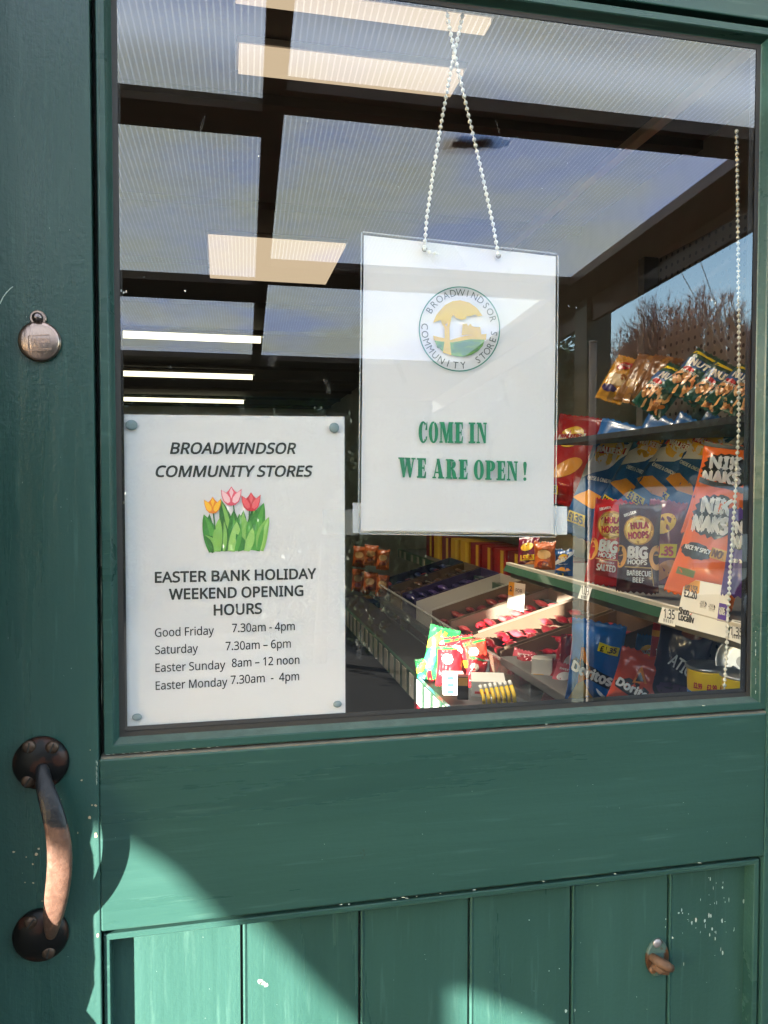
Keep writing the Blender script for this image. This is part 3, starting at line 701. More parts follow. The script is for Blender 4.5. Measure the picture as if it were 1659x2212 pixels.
# fat slab letters, built stroke by stroke
def quad(x0, y0, x1, y1): return [(x0, y0), (x1, y0), (x1, y1), (x0, y1)]
def arcband(cx, cz, orx, orz, irx, irz, a0, a1, n=18, ix=0):
    q = []
    for i in range(n):
        u, v = R(a0 + (a1 - a0) * i / n), R(a0 + (a1 - a0) * (i + 1) / n)
        q.append([(cx + orx * math.cos(u), cz + orz * math.sin(u)), (cx + orx * math.cos(v), cz + orz * math.sin(v)), (cx + ix + irx * math.cos(v), cz + irz * math.sin(v)), (cx + ix + irx * math.cos(u), cz + irz * math.sin(u))])
    return q
GL = {
 'I': ([quad(.09, 0, .33, 1), quad(0, 0, .42, .09), quad(0, .91, .42, 1)], .42),
 'E': ([quad(.07, 0, .30, 1), quad(0, 0, .5, .09), quad(0, .91, .5, 1), quad(.3, .46, .42, .55), [(.40, .09), (.5, .09), (.52, .33), (.47, .33)], [(.40, .91), (.5, .91), (.5, .68), (.46, .68)], quad(.38, .37, .43, .64)], .53),
 'C': (arcband(.28, .5, .28, .52, .09, .43, 48, 312, 22, .02) + [[(.40, .60), (.53, .60), (.53, 1.0), (.50, 1.0), (.46, .86)], [(.44, .30), (.53, .30), (.50, .14), (.40, .08)]], .54),
 'O': (arcband(.29, .5, .29, .52, .085, .43, 0, 360, 32), .58),
 'M': ([quad(.06, 0, .14, 1), quad(0, 0, .2, .08), quad(0, .92, .24, 1), [(.06, 1), (.30, 1), (.45, .34), (.36, 0)], [(.36, 0), (.46, .0), (.64, .92), (.56, 1)], quad(.56, 0, .80, 1), quad(.5, 0, .86, .08), quad(.62, .92, .86, 1)], .86),
 'N': ([quad(.07, 0, .14, 1), quad(0, 0, .21, .08), quad(0, .92, .26, 1), [(.07, 1), (.29, 1), (.58, .1), (.56, 0), (.46, 0)], quad(.50, 0, .58, 1), quad(.42, .92, .64, 1)], .64),
 'W': ([[(.05, 1), (.29, 1), (.40, .32), (.30, 0), (.25, 0)], [(.30, 0), (.35, 0), (.50, .80), (.44, .9)], [(.40, 1), (.62, 1), (.73, .32), (.64, 0), (.59, 0)], [(.64, 0), (.69, 0), (.87, .95), (.80, 1)], quad(0, .92, .34, 1), quad(.36, .92, .66, 1), quad(.72, .92, .95, 1)], .95),
 'A': ([[(.06, 0), (.13, 0), (.30, .86), (.28, 1)], [(.24, 1), (.40, 1), (.62, 0), (.38, 0), (.27, .75)], quad(.15, .26, .42, .34), quad(0, 0, .21, .08), quad(.32, 0, .68, .08)], .68),
 'R': ([quad(.07, 0, .30, 1), quad(0, 0, .37, .08), quad(0, .92, .32, 1)] + arcband(.30, .745, .27, .255, .06, .17, -90, 90, 12) + [[(.30, .5), (.44, .5), (.56, .34), (.60, .08), (.66, .1), (.64, 0), (.42, 0), (.36, .2), (.34, .4)]], .66),
 'P': ([quad(.07, 0, .30, 1), quad(0, 0, .37, .08), quad(0, .92, .32, 1)] + arcband(.30, .72, .28, .28, .06, .19, -90, 90, 12), .58),
 '!': ([[(.05, .30), (.13, .30), (.20, .85), (.17, .97), (.09, 1), (.01, .97), (-.02, .85)]] + [[(.09 + .095 * math.cos(R(i * 30)), .095 + .095 * math.sin(R(i * 30))) for i in range(12)]], .2)}
def slab(s, pl, pr, cap):
    x = 0; items = []
    for i, ch in enumerate(s):
        if ch == ' ': x += .26; continue
        g, wdt = GL[ch]; items.append((g, x)); x += wdt + .07
    x -= .07
    A, B = po(*pl), po(*pr); d = (B - A); sx = d.length / x; d.normalize(); sz = (po(pl[0], pl[1] - cap) - A).length; kk = 0
    for g, x0 in items:
        for q in g:
            b.add([A + d * ((x0 + a) * sx) + Vector((0, 0, c * sz)) + Vector((0, -.0019 - kk * .00001, 0)) for a, c in q], [list(range(len(q)))]); kk += 1
b = MB(); slab('COME IN', (903, 956.5), (1049.5, 958), 45.5); slab('WE ARE OPEN !', (859.5, 1031), (1135.5, 1039), 43); b.build('lettering', GREENI, osign)
# punched holes with a patch of creased tape
for hx, hy in ((917, 538), (1076.5, 553)):
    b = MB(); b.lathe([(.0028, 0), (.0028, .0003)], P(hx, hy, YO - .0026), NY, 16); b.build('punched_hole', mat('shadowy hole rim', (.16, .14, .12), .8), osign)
b = MB(); poly_px(b, [(901, 527), (975, 527), (1008, 578), (985, 583), (940, 575), (918, 552)], po, NY, 0, .0029); b.build('tape_patch', TAPE, osign)
# white card and clear tape along the foot of the sign
strip = thing('paper_strip', 'white paper strip taped to the glass behind the foot of the open sign', 'paper strip', P(993, 1125, .0165))
sheet('paper', ((762, 1086), (1225, 1094), (1225, 1155), (762, 1151)), ony(.0165), mat('plain white paper', (.74, .73, .74), .6), strip, nx=2, nz=2)
for q in (((697, 1101), (772, 1101), (772, 1156), (697, 1154)), ((1216, 1103), (1240, 1103), (1240, 1151), (1216, 1150))): sheet('sticky_tape', q, ony(.0030), TAPE, strip, nx=1, nz=1, thick=.0002)

# ---- bead chains
BEAD = mat('ivory plastic bead', (.74, .72, .64), .35, coat=.3)
def chain(mb, pts, step, rad):
    acc = 0; last = Vector(pts[0]); mb.sphere(last, rad, 10)
    path = [Vector(p) for p in pts]
    for a, c in zip(path[:-1], path[1:]):
        L = (c - a).length; t = step - acc
        while t < L:
            mb.sphere(a + (c - a) * (t / L), rad, 10); t += step
        acc = L - (t - step)
    mb.tube(path, rad * .28, 6)
def curve(px, y, n=6):
    """smooth a pixel polyline at depths y"""
    out = []
    for (p, q), (ya, yb) in zip(zip(px[:-1], px[1:]), zip(y[:-1], y[1:])):
        for i in range(n): u = i / n; out.append(P(p[0] + (q[0] - p[0]) * u, p[1] + (q[1] - p[1]) * u, ya + (yb - ya) * u))
    out.append(P(px[-1][0], px[-1][1], y[-1])); return out
b = MB()
yc = YO - .005
chain(b, curve([(917, 534), (922, 470), (936, 370), (955, 255), (977, 135), (997, 45), (1003, 12)], [yc - .001, yc, yc + .001, yc + .002, yc + .004, yc + .005, yc + .005]), .0061, .0022)
chain(b, curve([(1076, 549), (1066, 490), (1040, 370), (1012, 250), (985, 130), (968, 45), (963, 10)], [yc - .001, yc, yc, yc + .001, yc - .0015, yc, yc]), .0061, .0022)
chain(b, curve([(917, 538), (930, 546), (948, 549)], [yc - .002, YO - .0045, YO - .0045]), .0061, .0019)
props(b.build('bead_chain', BEAD, None, smooth=True), 'ivory bead chain looped through the two holes of the open sign', 'bead chain')
b = MB()
yb = .030
chain(b, curve([(1591, 284), (1594, 500), (1596.3, 737), (1595.5, 930), (1589, 1057), (1577, 1237), (1569, 1412), (1565, 1475), (1564, 1506)], [yb] * 9), .0062, .0023)
props(b.build('blind_chain', BEAD, None, smooth=True), 'ivory blind pull chain hanging straight down inside the right edge of the glass', 'bead chain')

# ================================================================== OUTSIDE, SEEN REFLECTED IN THE GLASS
vd = ray(530, 1125).normalized()               # the way the porch roof runs, as mirrored in the pane
OUT = Vector((vd.x, -vd.y, vd.z)); OUT = OUT / abs(OUT.y)
Z0 = 2.235
def MC(px, py, dz=0):                            # place on the underside of the porch roof of a point seen reflected
    d = ray(px, py); zs = OUT.z
    # plane z = Z0 + dz + zs * y  (y virtual, positive behind the pane)
    t = (Z0 + dz + zs * CAM.y - CAM.z) / (d.z - zs * d.y); q = CAM + d * t
    return q.y, q.x - OUT.x * q.y                # distance out, sideways
def RP(s, x, dz=0): return Vector((x + OUT.x * s, -s, Z0 + OUT.z * s + dz))
canopy = thing('porch_canopy', 'lean-to porch roof of ribbed clear plastic sheets on dark brown beams, reflected in the glass', 'canopy', (0, -1.2, 0))
BEAM = mat('dark brown stained timber', (.070, .056, .044), .6, bump=.4, bscale=30, var=.3, stretch=(.1, 1, 1))
s1 = [(MC(300, 214)[0], MC(300, 272)[0]), (MC(1200, 257)[0], MC(1200, 307)[0])]      # left bay, right bay
s2 = [(MC(300, 602)[0], MC(300, 642)[0]), (MC(880, 594)[0], MC(880, 632)[0])]
s3 = [(MC(400, 772)[0], MC(700, 858)[0]), (MC(800, 786)[0], MC(700, 858)[0])]
s1a, s1b, s2b, s3b = s1[0][0], s1[0][1], s2[0][1], s3[0][1]
XL, XRt = -1.55, MC(1500, 420)[1]
xr0 = (MC(565, 300)[1] + MC(553, 560)[1]) / 2; xr1 = (MC(618, 255)[1] + MC(588, 480)[1]) / 2
def rbox(mb, s0, s1, x0, x1, d0, d1, m=0):
    q = [RP(s, x, d) for d in (d0, d1) for s, x in ((s0, x0), (s0, x1), (s1, x1), (s1, x0))]
    mb.add(q, [(0, 1, 2, 3), (7, 6, 5, 4), (0, 4, 5, 1), (1, 5, 6, 2), (2, 6, 7, 3), (3, 7, 4, 0)], m)
XO = MC(1465, 520)[1]
b = MB(); rbox(b, .095, .17, XL, XO, 0, .027); b.build('beam', BEAM, canopy)
xm = (xr0 + xr1) / 2
for ss in (s1, s2, s3):
    for (a, c), (xa, xb) in zip(ss, ((XL, xm), (xm, XO - .002))):
        b = MB(); rbox(b, a, c, xa, xb, 0, .027); b.build('beam', BEAM, canopy)
for (a, c) in ((xr0, xr1), (XL, XL + .06), (XRt, XO)):
    b = MB(); rbox(b, .1, s3b - .002, a, c, .002 if a == xr0 else -.004, .026); b.build('rafter', BEAM, canopy)
def poly_sheet():
    m = bpy.data.materials.new('ribbed twin wall plastic'); m.use_nodes = True; t = m.node_tree; t.nodes.remove(t.nodes['Principled BSDF'])
    L = t.links.new; N = t.nodes.new
    uv = N('ShaderNodeTexCoord'); sp = N('ShaderNodeSeparateXYZ'); L(uv.outputs['Object'], sp.inputs[0])
    def mth(op, a, b_=None, c=None):
        q = N('ShaderNodeMath'); q.operation = op
        for i, v in enumerate((a, b_, c)):
            if v is None: continue
            if isinstance(v, (int, float)): q.inputs[i].default_value = v
            else: L(v, q.inputs[i])
        return q.outputs[0]
    # rib phase: sideways position corrected for the run of the sheet
    sx = mth('MULTIPLY_ADD', sp.outputs[1], OUT.x, sp.outputs[0])
    fr = mth('FRACT', mth('MULTIPLY', sx, 1 / .0115))
    rib = mth('LESS_THAN', fr, .24)
    nz = N('ShaderNodeTexNoise'); nz.inputs['Scale'].default_value = 2.6; nz.inputs['Detail'].default_value = 4; L(uv.outputs['Object'], nz.inputs[0])
    cr = N('ShaderNodeValToRGB'); e = cr.color_ramp.elements
    e[0].position = .38; e[0].color = (.36, .39, .55, 1); e[1].position = .64; e[1].color = (.52, .48, .34, 1)  # blue and yellow blotches: sky and trees behind, put into the colour
    x = cr.color_ramp.elements.new(.5); x.color = (.49, .475, .45, 1)
    L(nz.outputs[0], cr.inputs[0])
    # bright band of sun glare close to the wall, put into the sheet colour
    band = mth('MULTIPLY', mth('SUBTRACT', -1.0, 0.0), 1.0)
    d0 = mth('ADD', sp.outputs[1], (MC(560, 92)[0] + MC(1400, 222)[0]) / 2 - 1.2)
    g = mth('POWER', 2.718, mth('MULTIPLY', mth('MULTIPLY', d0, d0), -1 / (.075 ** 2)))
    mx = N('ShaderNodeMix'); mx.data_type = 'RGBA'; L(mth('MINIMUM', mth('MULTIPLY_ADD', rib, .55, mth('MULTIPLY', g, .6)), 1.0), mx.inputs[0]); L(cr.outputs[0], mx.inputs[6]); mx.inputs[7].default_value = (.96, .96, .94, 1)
    tl = N('ShaderNodeBsdfTranslucent'); L(mx.outputs[2], tl.inputs[0])
    tr = N('ShaderNodeBsdfTransparent'); tr.inputs[0].default_value = (.9, .92, .95, 1)
    mxs = N('ShaderNodeMixShader'); L(mth('MULTIPLY_ADD', rib, -.05, .08), mxs.inputs[0]); L(tl.outputs[0], mxs.inputs[1]); L(tr.outputs[0], mxs.inputs[2])
    L(mxs.outputs[0], t.nodes['Material Output'].inputs[0]); return m
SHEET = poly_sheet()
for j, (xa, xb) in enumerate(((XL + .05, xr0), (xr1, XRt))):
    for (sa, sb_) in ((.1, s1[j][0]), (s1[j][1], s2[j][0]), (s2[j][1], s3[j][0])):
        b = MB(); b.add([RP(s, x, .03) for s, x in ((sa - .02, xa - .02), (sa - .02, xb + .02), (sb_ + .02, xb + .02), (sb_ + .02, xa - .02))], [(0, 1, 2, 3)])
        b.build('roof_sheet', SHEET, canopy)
GREY = mat('weathered grey board', (.09, .09, .085), .8, bump=.4, bscale=30, var=.3)
xo = XO
b = MB(); rbox(b, .1, s3b, xo + .002, xo + .022, -.09, .07); b.build('barge_board', GREY, canopy)
b = MB(); pc = RP(*MC(1281, 650))
b.box(pc.x - .05, pc.x + .05, pc.y - .05, pc.y + .05, 0, pc.z); b.build('post', mat('dark green post', (.012, .035, .026), .6), canopy)
b = MB(); pc = RP(s3b - .04, XL + .1); b.box(pc.x - .045, pc.x + .045, pc.y - .045, pc.y + .045, 0, pc.z); b.build('post', BEAM, canopy)
# pale pole
q = mir(P(1281, 742, 1.5)); b = MB(); b.tube([(q.x, q.y, 0), (q.x, q.y, q.z)], .0115, 14); b.lathe([(.0115, 0), (.014, .003), (.010, .008)], (q.x, q.y, q.z), n=14)
props(b.build('pale_pole', mat('pale weathered pole', (.34, .31, .27), .7, bump=.3, bscale=40), None, smooth=True), 'pale wooden pole standing outside, reflected beside the crisp packets', 'pole')

q = RP(MC(1010, 345)[0], MC(1010, 345)[1], .034); b = MB(); rq = random.Random(4)
for i in range(9): 
    a = rq.uniform(0, 6.28); c = q + Vector((rq.uniform(-.05, .05), rq.uniform(-.04, .04), .001 * i)); b.add([c + Vector((.03 * math.cos(a + k * 1.26) * rq.uniform(.6, 1.2), .024 * math.sin(a + k * 1.26), 0)) for k in range(5)], [list(range(5))])
props(b.build('leaf_clump', mat('wet dead leaves', (.05, .035, .02), .7), None), 'small clump of dead leaves lying on the clear roof sheet', 'leaves')
# screen added out of view: its sloping foot and gap shape the slanting shadow on the door
XS_ = -1.72
def scr(px, py, y=YF):
    p = P(px, py, y); l = (p.x - XS_) / KX + (-y) * 0; return Vector((XS_, -(l) + y, p.z + TY * l))
edge = [scr(*q) for q in ((188, 1752), (212, 1763), (250, 1777), (285, 1787), (340, 1812), (430, 1866), (520, 1958), (640, 2088), (765, 2214), (830, 2290))]
hole = [scr(*q) for q in ((938, 2132), (965, 2136), (1010, 2152), (1080, 2178), (1160, 2212), (1210, 2240), (1000, 2240))]
ytop = edge[0].y; yend = -2.9
b = MB(); TH = .03
def slabyz(pts, m=0):
    n = len(pts); b.add([(XS_, p[0], p[1]) for p in pts] + [(XS_ - TH, p[0], p[1]) for p in pts], [list(range(n)), list(range(2 * n - 1, n - 1, -1))] + [[i, (i + 1) % n, n + (i + 1) % n, n + i] for i in range(n)], m)
for a, c in zip(edge[:-1], edge[1:]): slabyz([(a.y, a.z), (c.y, c.z), (c.y, 2.32), (a.y, 2.32)])
hy = [p.y for p in hole]; h0, h1 = max(hy), min(hy)
zl = min(p.z for p in hole)
e2 = edge[-1]
slabyz([(e2.y, 0), (h0, 0), (h0, 2.32), (e2.y, 2.32)])
up = hole[:6]
for a, c in zip(up[:-1], up[1:]): slabyz([(a.y, a.z), (c.y, c.z), (c.y, 2.32), (a.y, 2.32)])
slabyz([(h1, 0), (yend, 0), (yend, 2.32), (h1, 2.32)])
props(b.build('shadow_screen', mat('shadow screen boards', (.10, .07, .05), .8, bump=.4, bscale=20), None), 'unseen brown screen added to shape the slanting shadow on the door', 'screen')

# hedge and trees across the road
LEAFD = mat('dark evergreen leaf', (.045, .075, .028), .38, var=.4, bscale=3)
LEAFB = mat('bronze dead leaf', (.14, .075, .04), .7, var=.4, bscale=3)
TWIG = mat('bare twig', (.15, .065, .042), .8, var=.3, bscale=3)
BARK = mat('grey brown bark', (.10, .075, .055), .9, bump=.7, bscale=20, var=.3)
def leaves(mb, c, rad, n, size, rnd, shell=.45):
    for i in range(n):
        while True:
            p = Vector((rnd.uniform(-1, 1), rnd.uniform(-1, 1), rnd.uniform(-1, 1)))
            l = p.length
            if shell < l < 1: break
        cl = noise.noise(p * 3.3 + Vector(c))
        if cl < -.18: continue
        q = Vector(c) + Vector((p.x * rad[0], p.y * rad[1], p.z * rad[2])) * (1 + .25 * cl)
        a = Vector((rnd.uniform(-1, 1), rnd.uniform(-1, 1), rnd.uniform(-1, 1))).normalized(); d = a.orthogonal().normalized()
        s = size * rnd.uniform(.6, 1.3)
        mb.add([q - a * s, q + d * s * .45, q + a * s, q - d * s * .45], [(0, 1, 2, 3)])
rnd = random.Random(3)
hq0, hq1 = Vector((-5.5, -11.2, 0)), Vector((11, -12.5, 0))
hd = thing('hedge', 'long dense dark hedge across the road, reflected behind all the bushes', 'hedge', (2.7, -12, 0))
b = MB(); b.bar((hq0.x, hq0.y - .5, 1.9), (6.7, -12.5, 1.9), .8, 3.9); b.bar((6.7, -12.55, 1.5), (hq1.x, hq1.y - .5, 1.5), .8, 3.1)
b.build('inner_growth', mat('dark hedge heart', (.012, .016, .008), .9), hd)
b = MB()
for i in range(15000):
    u = rnd.random(); z = rnd.uniform(.05, 4.3 if u < .735 else 4.3 - min(1.0, (u - .735) * 20)); p = hq0.lerp(hq1, u) + Vector((0, rnd.uniform(-.4, .35), z + .25 * noise.noise(Vector((u * 40, 0, 0)))))
    a = Vector((rnd.uniform(-1, 1), rnd.uniform(-1, 1), rnd.uniform(-1, 1))).normalized(); d = a.orthogonal().normalized(); s_ = rnd.uniform(.04, .1)
    b.add([p - a * s_, p + d * s_ * .5, p + a * s_, p - d * s_ * .5], [(0, 1, 2, 3)])
b.build('foliage', LEAFD, hd)
for i, (px, yv, top, wd, lab) in enumerate(((300, 8.5, 2.4, 1.3, 'dark evergreen bush across the road, furthest from the pale van'), (470, 8.0, 2.2, 1.2, 'low dark evergreen bush reflected behind the opening hours notice'), (690, 5.4, 1.98, .85, 'glossy evergreen bush in the road just beyond the porch roof'),
                                            (960, 9, 2.5, 1.4, 'tall dark evergreen bush reflected behind the open sign'), (1180, 9.5, 2.55, 1.3, 'dark evergreen bush behind the pale wooden pole'), (1205, 11, 4.7, .95, 'tall dark conifer between the open sign and the bare trees'), (1400, 10, 2.95, 1.5, 'dark evergreen bush below the round bare tree'), (1650, 10.5, 2.9, 1.7, 'dark evergreen bush behind the pale van'))):
    q = mir(P(px, 1049, yv)); t = thing('evergreen_bush', lab, 'bush', (q.x, q.y, 0), 'evergreen bushes across the road')
    b = MB(); leaves(b, (q.x, q.y, top * .52), (wd, wd * .8, top * .5), 5200, .045 if yv > 6 else .028, rnd, .25); b.build('crown', LEAFD, t)
    b = MB(); b.tube([(q.x, q.y, 0), (q.x + .05, q.y, top * .6)], [.06, .03], 8); b.build('trunk', BARK, t)
def bare_tree(px, yv, h, wr, zc, lab, n, size):
    q = mir(P(px, 1049, yv)); t = thing('bare_tree', lab, 'tree', (q.x, q.y, 0), 'bare trees behind the bushes')
    b = MB(); tw = MB(); top = Vector((q.x, q.y, zc * .45))
    b.tube([(q.x, q.y, 0), top], [.17, .12], 10); C = Vector((q.x, q.y, zc))
    def inside(p):
        d = p - C; return (d.x / wr) ** 2 + (d.y / wr) ** 2 + (d.z / (h - zc)) ** 2 < 1.0 if d.z > 0 else (d.x / wr) ** 2 + (d.y / wr) ** 2 < 1.0
    def grow(p, d, L, r_, lv):
        m_ = p + d * L * .5 + Vector((rnd.uniform(-1, 1), rnd.uniform(-1, 1), rnd.uniform(-1, 1))) * L * .06; e = p + d * L
        if lv > 1 and not inside(e): L *= .35; e = p + d * L; lv = max(lv, 5)
        if lv < 4: b.tube([p, m_, e], [r_, r_ * .82, r_ * .66], 5)
        else:
            sd = d.orthogonal().normalized() * r_; tw.add([p - sd, p + sd, e + sd * .5, e - sd * .5], [(0, 1, 2, 3)])
        if lv >= 6:
            for k in range(5):
                nd = (d + Vector((rnd.uniform(-1, 1), rnd.uniform(-1, 1), rnd.uniform(-.3, 1))) * .7).normalized() * rnd.uniform(.12, .3); s2_ = nd.orthogonal().normalized() * .0035; tw.add([e - s2_, e + s2_, e + nd], [(0, 1, 2)])
            return
        for k in range(4 if lv in (0, 5, 4) else 3):
            nd = (d + Vector((rnd.uniform(-1, 1), rnd.uniform(-1, 1), rnd.uniform(-.45, .9))) * .72).normalized()
            grow(e if k else m_, nd, L * rnd.uniform(.62, .82), r_ * .6, lv + 1)
    for k in range(n):
        a = 6.283 * k / n + rnd.uniform(-.3, .3)
        grow(top, Vector((math.cos(a) * .6, math.sin(a) * .6, rnd.uniform(.5, 1))).normalized(), size, .085, 1)
    b.build('trunk', BARK, t); tw.build('crown', TWIG, t)
bare_tree(1470, 13, 5.35, 1.8, 3.2, 'round topped reddish bare tree reflected at the right of the glass', 13, 1.25)
bare_tree(1290, 16, 4.0, 1.8, 2.8, 'greyish bare tree beside the round reddish one', 10, 1.0)
bare_tree(1720, 15, 5.6, 2.0, 3.4, 'bare tree at the far right end of the reflected row', 7, 1.3)
for (a, c, lab) in (((1405, 470), (1500, 640), 'thin overhead cable sloping across the reflected sky'), ((1475, 455), (1560, 700), 'thin overhead cable nearer the right edge of the reflected sky')):
    A_ = mir(P(a[0], a[1], 14)); B_ = mir(P(c[0], c[1], 11)); d = (B_ - A_); b = MB(); b.tube([A_ - d * .8, A_, B_, B_ + d * .8], .008, 5)
    props(b.build('overhead_cable', mat('black cable', (.02, .02, .02), .6), None), lab, 'cable', 'overhead cables')
# pale parked van
vq = mir(P(1492, 1200, 5.6)); van = thing('parked_van', 'pale cream van parked across the road, reflected over the orange packets', 'van', (vq.x + 1.9, vq.y - .8, 0))
VAN = mat('pale van paint', (.58, .54, .47), .35, coat=.5)
prof = [(0, .42), (0, .95), (.03, 1.12), (.10, 1.26), (.22, 1.36), (.45, 1.42), (2.9, 1.44), (3.1, 1.36), (3.7, .95), (4.2, .85), (4.3, .72), (4.3, .42)]
b = MB(); n = len(prof)
for (dy, sc_) in ((0, .97), (-.05, 1), (-1.55, 1), (-1.6, .97)): b.v += [Vector((vq.x + x, vq.y + dy, .42 + (z - .42) * sc_)) for x, z in prof]
for j in range(3):
    for i in range(n): b.f.append([j * n + i, j * n + (i + 1) % n, (j + 1) * n + (i + 1) % n, (j + 1) * n + i]); b.m.append(0)
b.f.append(list(range(n))[::-1]); b.f.append([3 * n + i for i in range(n)]); b.m += [0, 0]
b.build('body', VAN, van)
DKG = mat('dark car glass', (.02, .025, .03), .1)
for (x0, x1) in ((.5, 1.5), (1.6, 2.6)):
    b = MB(); b.box(vq.x + x0, vq.x + x1, vq.y - .002, vq.y + .012, .98, 1.3); b.build('window', DKG, van, bevel=.01)
b = MB(); b.box(vq.x + .02, vq.x + 4.28, vq.y, vq.y + .02, .66, .72); b.build('side_trim', mat('grey trim', (.1, .1, .1), .6), van)
for x in (.75, 3.5):
    b = MB(); b.lathe([(.30, -.1), (.32, -.08), (.32, .08), (.30, .1)], (vq.x + x, vq.y - .1, .32), (0, 1, 0), 24); wv = b.build('wheel', mat('tyre', (.02, .02, .02), .8), van)
    b = MB(); b.lathe([(.19, 0), (.17, .015)], (vq.x + x, vq.y, .32), (0, 1, 0), 20); b.build('rim', mat('wheel rim', (.5, .5, .5), .4, metal=.6), wv)

# ================================================================== INSIDE THE SHOP
# ---- ceiling lamps
LITP = emit('lit lamp panel', (1.0, .76, .50), .055); LITT = emit('lit tube', (1.0, .93, .62), .2)
LAMPB = mat('white lamp body', (.6, .58, .54), .5)
ZC = 2.392
def lamp(corn, lab, m, left_x=None):
    q = [PZ(*c, ZC) for c in corn]
    x0 = min(a.x for a in q) if left_x is None else left_x; x1 = (q[1].x + q[2].x) / 2; y0 = (q[2].y + q[3].y) / 2 * 0 + min(a.y for a in q); y1 = max(a.y for a in q)
    t = thing('ceiling_light', lab, 'ceiling light', ((x0 + x1) / 2, (y0 + y1) / 2, ZC), 'ceiling lights inside the shop')
    b = MB(); b.box(x0, x1, y0, y1, ZC, ZC + .012); b.build('diffuser', m, t)
    al = bpy.data.lights.new('lamp_light', 'AREA'); al.shape = 'RECTANGLE'; al.size = x1 - x0; al.size_y = y1 - y0; al.energy = .45; al.color = (1, .86, .68); al.spread = R(104)
    ao = bpy.data.objects.new('lamp_light', al); COL.objects.link(ao); ao.location = ((x0 + x1) / 2, (y0 + y1) / 2, ZC - .004)
    b = MB(); b.box(x0 - .006, x1 + .006, y0 - .006, y1 + .006, ZC + .012, ZC + .026); b.build('housing', LAMPB, t)
lamp(((450, 516), (742, 532), (709, 612), (455, 601)), 'squarish cream ceiling light panel above the opening hours notice', LITP)
lamp(((517, 105), (997, 168), (975, 206), (517, 160)), 'long cream ceiling light crossed by the bead chain', LITP)
lamp(((510, -22), (1060, 52), (1047, 76), (510, 8)), 'long cream ceiling light nearest the top of the glass', LITP)
def tube_lamp(pl, pr, hpx, lab):
    A = PZ(*pl, ZC - .02); B = PZ(*pr, ZC - .02); y = (A.y + B.y) / 2; rr = hpx * .5 * depth(B) / FPX
    t = thing('ceiling_light', lab, 'ceiling light', (B.x - .6, y, ZC), 'ceiling lights inside the shop')
    b = MB(); b.tube([(B.x - 1.5, y, ZC - .02), (B.x, y, ZC - .02)], rr, 12); b.build('tube', LITT, t, smooth=True)
    al = bpy.data.lights.new('lamp_light', 'AREA'); al.shape = 'RECTANGLE'; al.size = 1.5; al.size_y = .05; al.energy = .16; al.color = (1, .92, .74); al.spread = R(104)
    ao = bpy.data.objects.new('lamp_light', al); COL.objects.link(ao); ao.location = (B.x - .75, y, ZC - .05)
    b = MB(); b.box(B.x - 1.52, B.x + .02, y - .035, y + .035, ZC - .005, ZC + .02); b.build('housing', LAMPB, t)
tube_lamp((251, 720), (563, 734), 17, 'bright fluorescent tube, topmost of the three tubes above the notice')
tube_lamp((251, 804), (545, 815), 13, 'bright fluorescent tube, middle of the three tubes above the notice')
tube_lamp((251, 860), (526, 868), 10, 'bright fluorescent tube just above the top edge of the notice')
A = PZ(1440, 225, 2.40); B = PZ(1085, 540, 2.40); b = MB(); b.box((A.x + B.x) / 2 - .016, (A.x + B.x) / 2 + .016, A.y - .3, B.y + .8, 2.372, 2.394)
props(b.build('cable_trunking', mat('cream trunking', (.85, .70, .50), .6), None), 'thin cream cable trunking running along the ceiling towards the back', 'trunking')
A = P(1130, 245, .55)
# ---- crisp packets
SEAL = .05
def surf(w_, h_, th, seed):
    o = Vector((seed * 3.7, seed * 1.3, 0))
    def S(a, b, side=-1):
        a = max(-.5, min(.5, a)); b = max(0, min(1, b))
        e = abs(2 * a); core = max(0, 1 - e ** 2.6) ** .65
        bb = max(0, min(b - SEAL, 1 - SEAL - b)); prof = math.sin(math.pi / 2 * min(1, bb / .2)) ** .75 if bb > 0 else 0
        nz = noise.noise(Vector((a * 3, b * 4, side)) + o)
        fold = noise.noise(Vector((a * 9 + b * 2, b * 5 - a * 3, side * 2)) + o)
        crk = abs(noise.noise(Vector((a * 5, b * 7, 5 + side)) + o))
        near = 1 - min(1, bb / .3)
        T = th / 2 * core * prof * (1 + .25 * nz) + (.0034 * fold + .0022 * max(0, .12 - crk) * 8 * (.4 + near)) * (.35 + core) * (1 if bb > 0 else .3)
        bend = .012 * noise.noise(Vector((b * 1.5, 7, 0)) + o) + .006 * noise.noise(Vector((a * 2, b * 2, 9)) + o)
        x = a * w_ * (1 - .07 * math.sin(math.pi * b)) * (1 + .02 * noise.noise(Vector((b * 6, a, 3)) + o))
        return Vector((x, side * max(T, .0004) + bend, b * h_ + .004 * noise.noise(Vector((a * 4, 3, b)) + o) * (1 if b > .9 or b < .1 else 0)))
    return S
_pk = {}
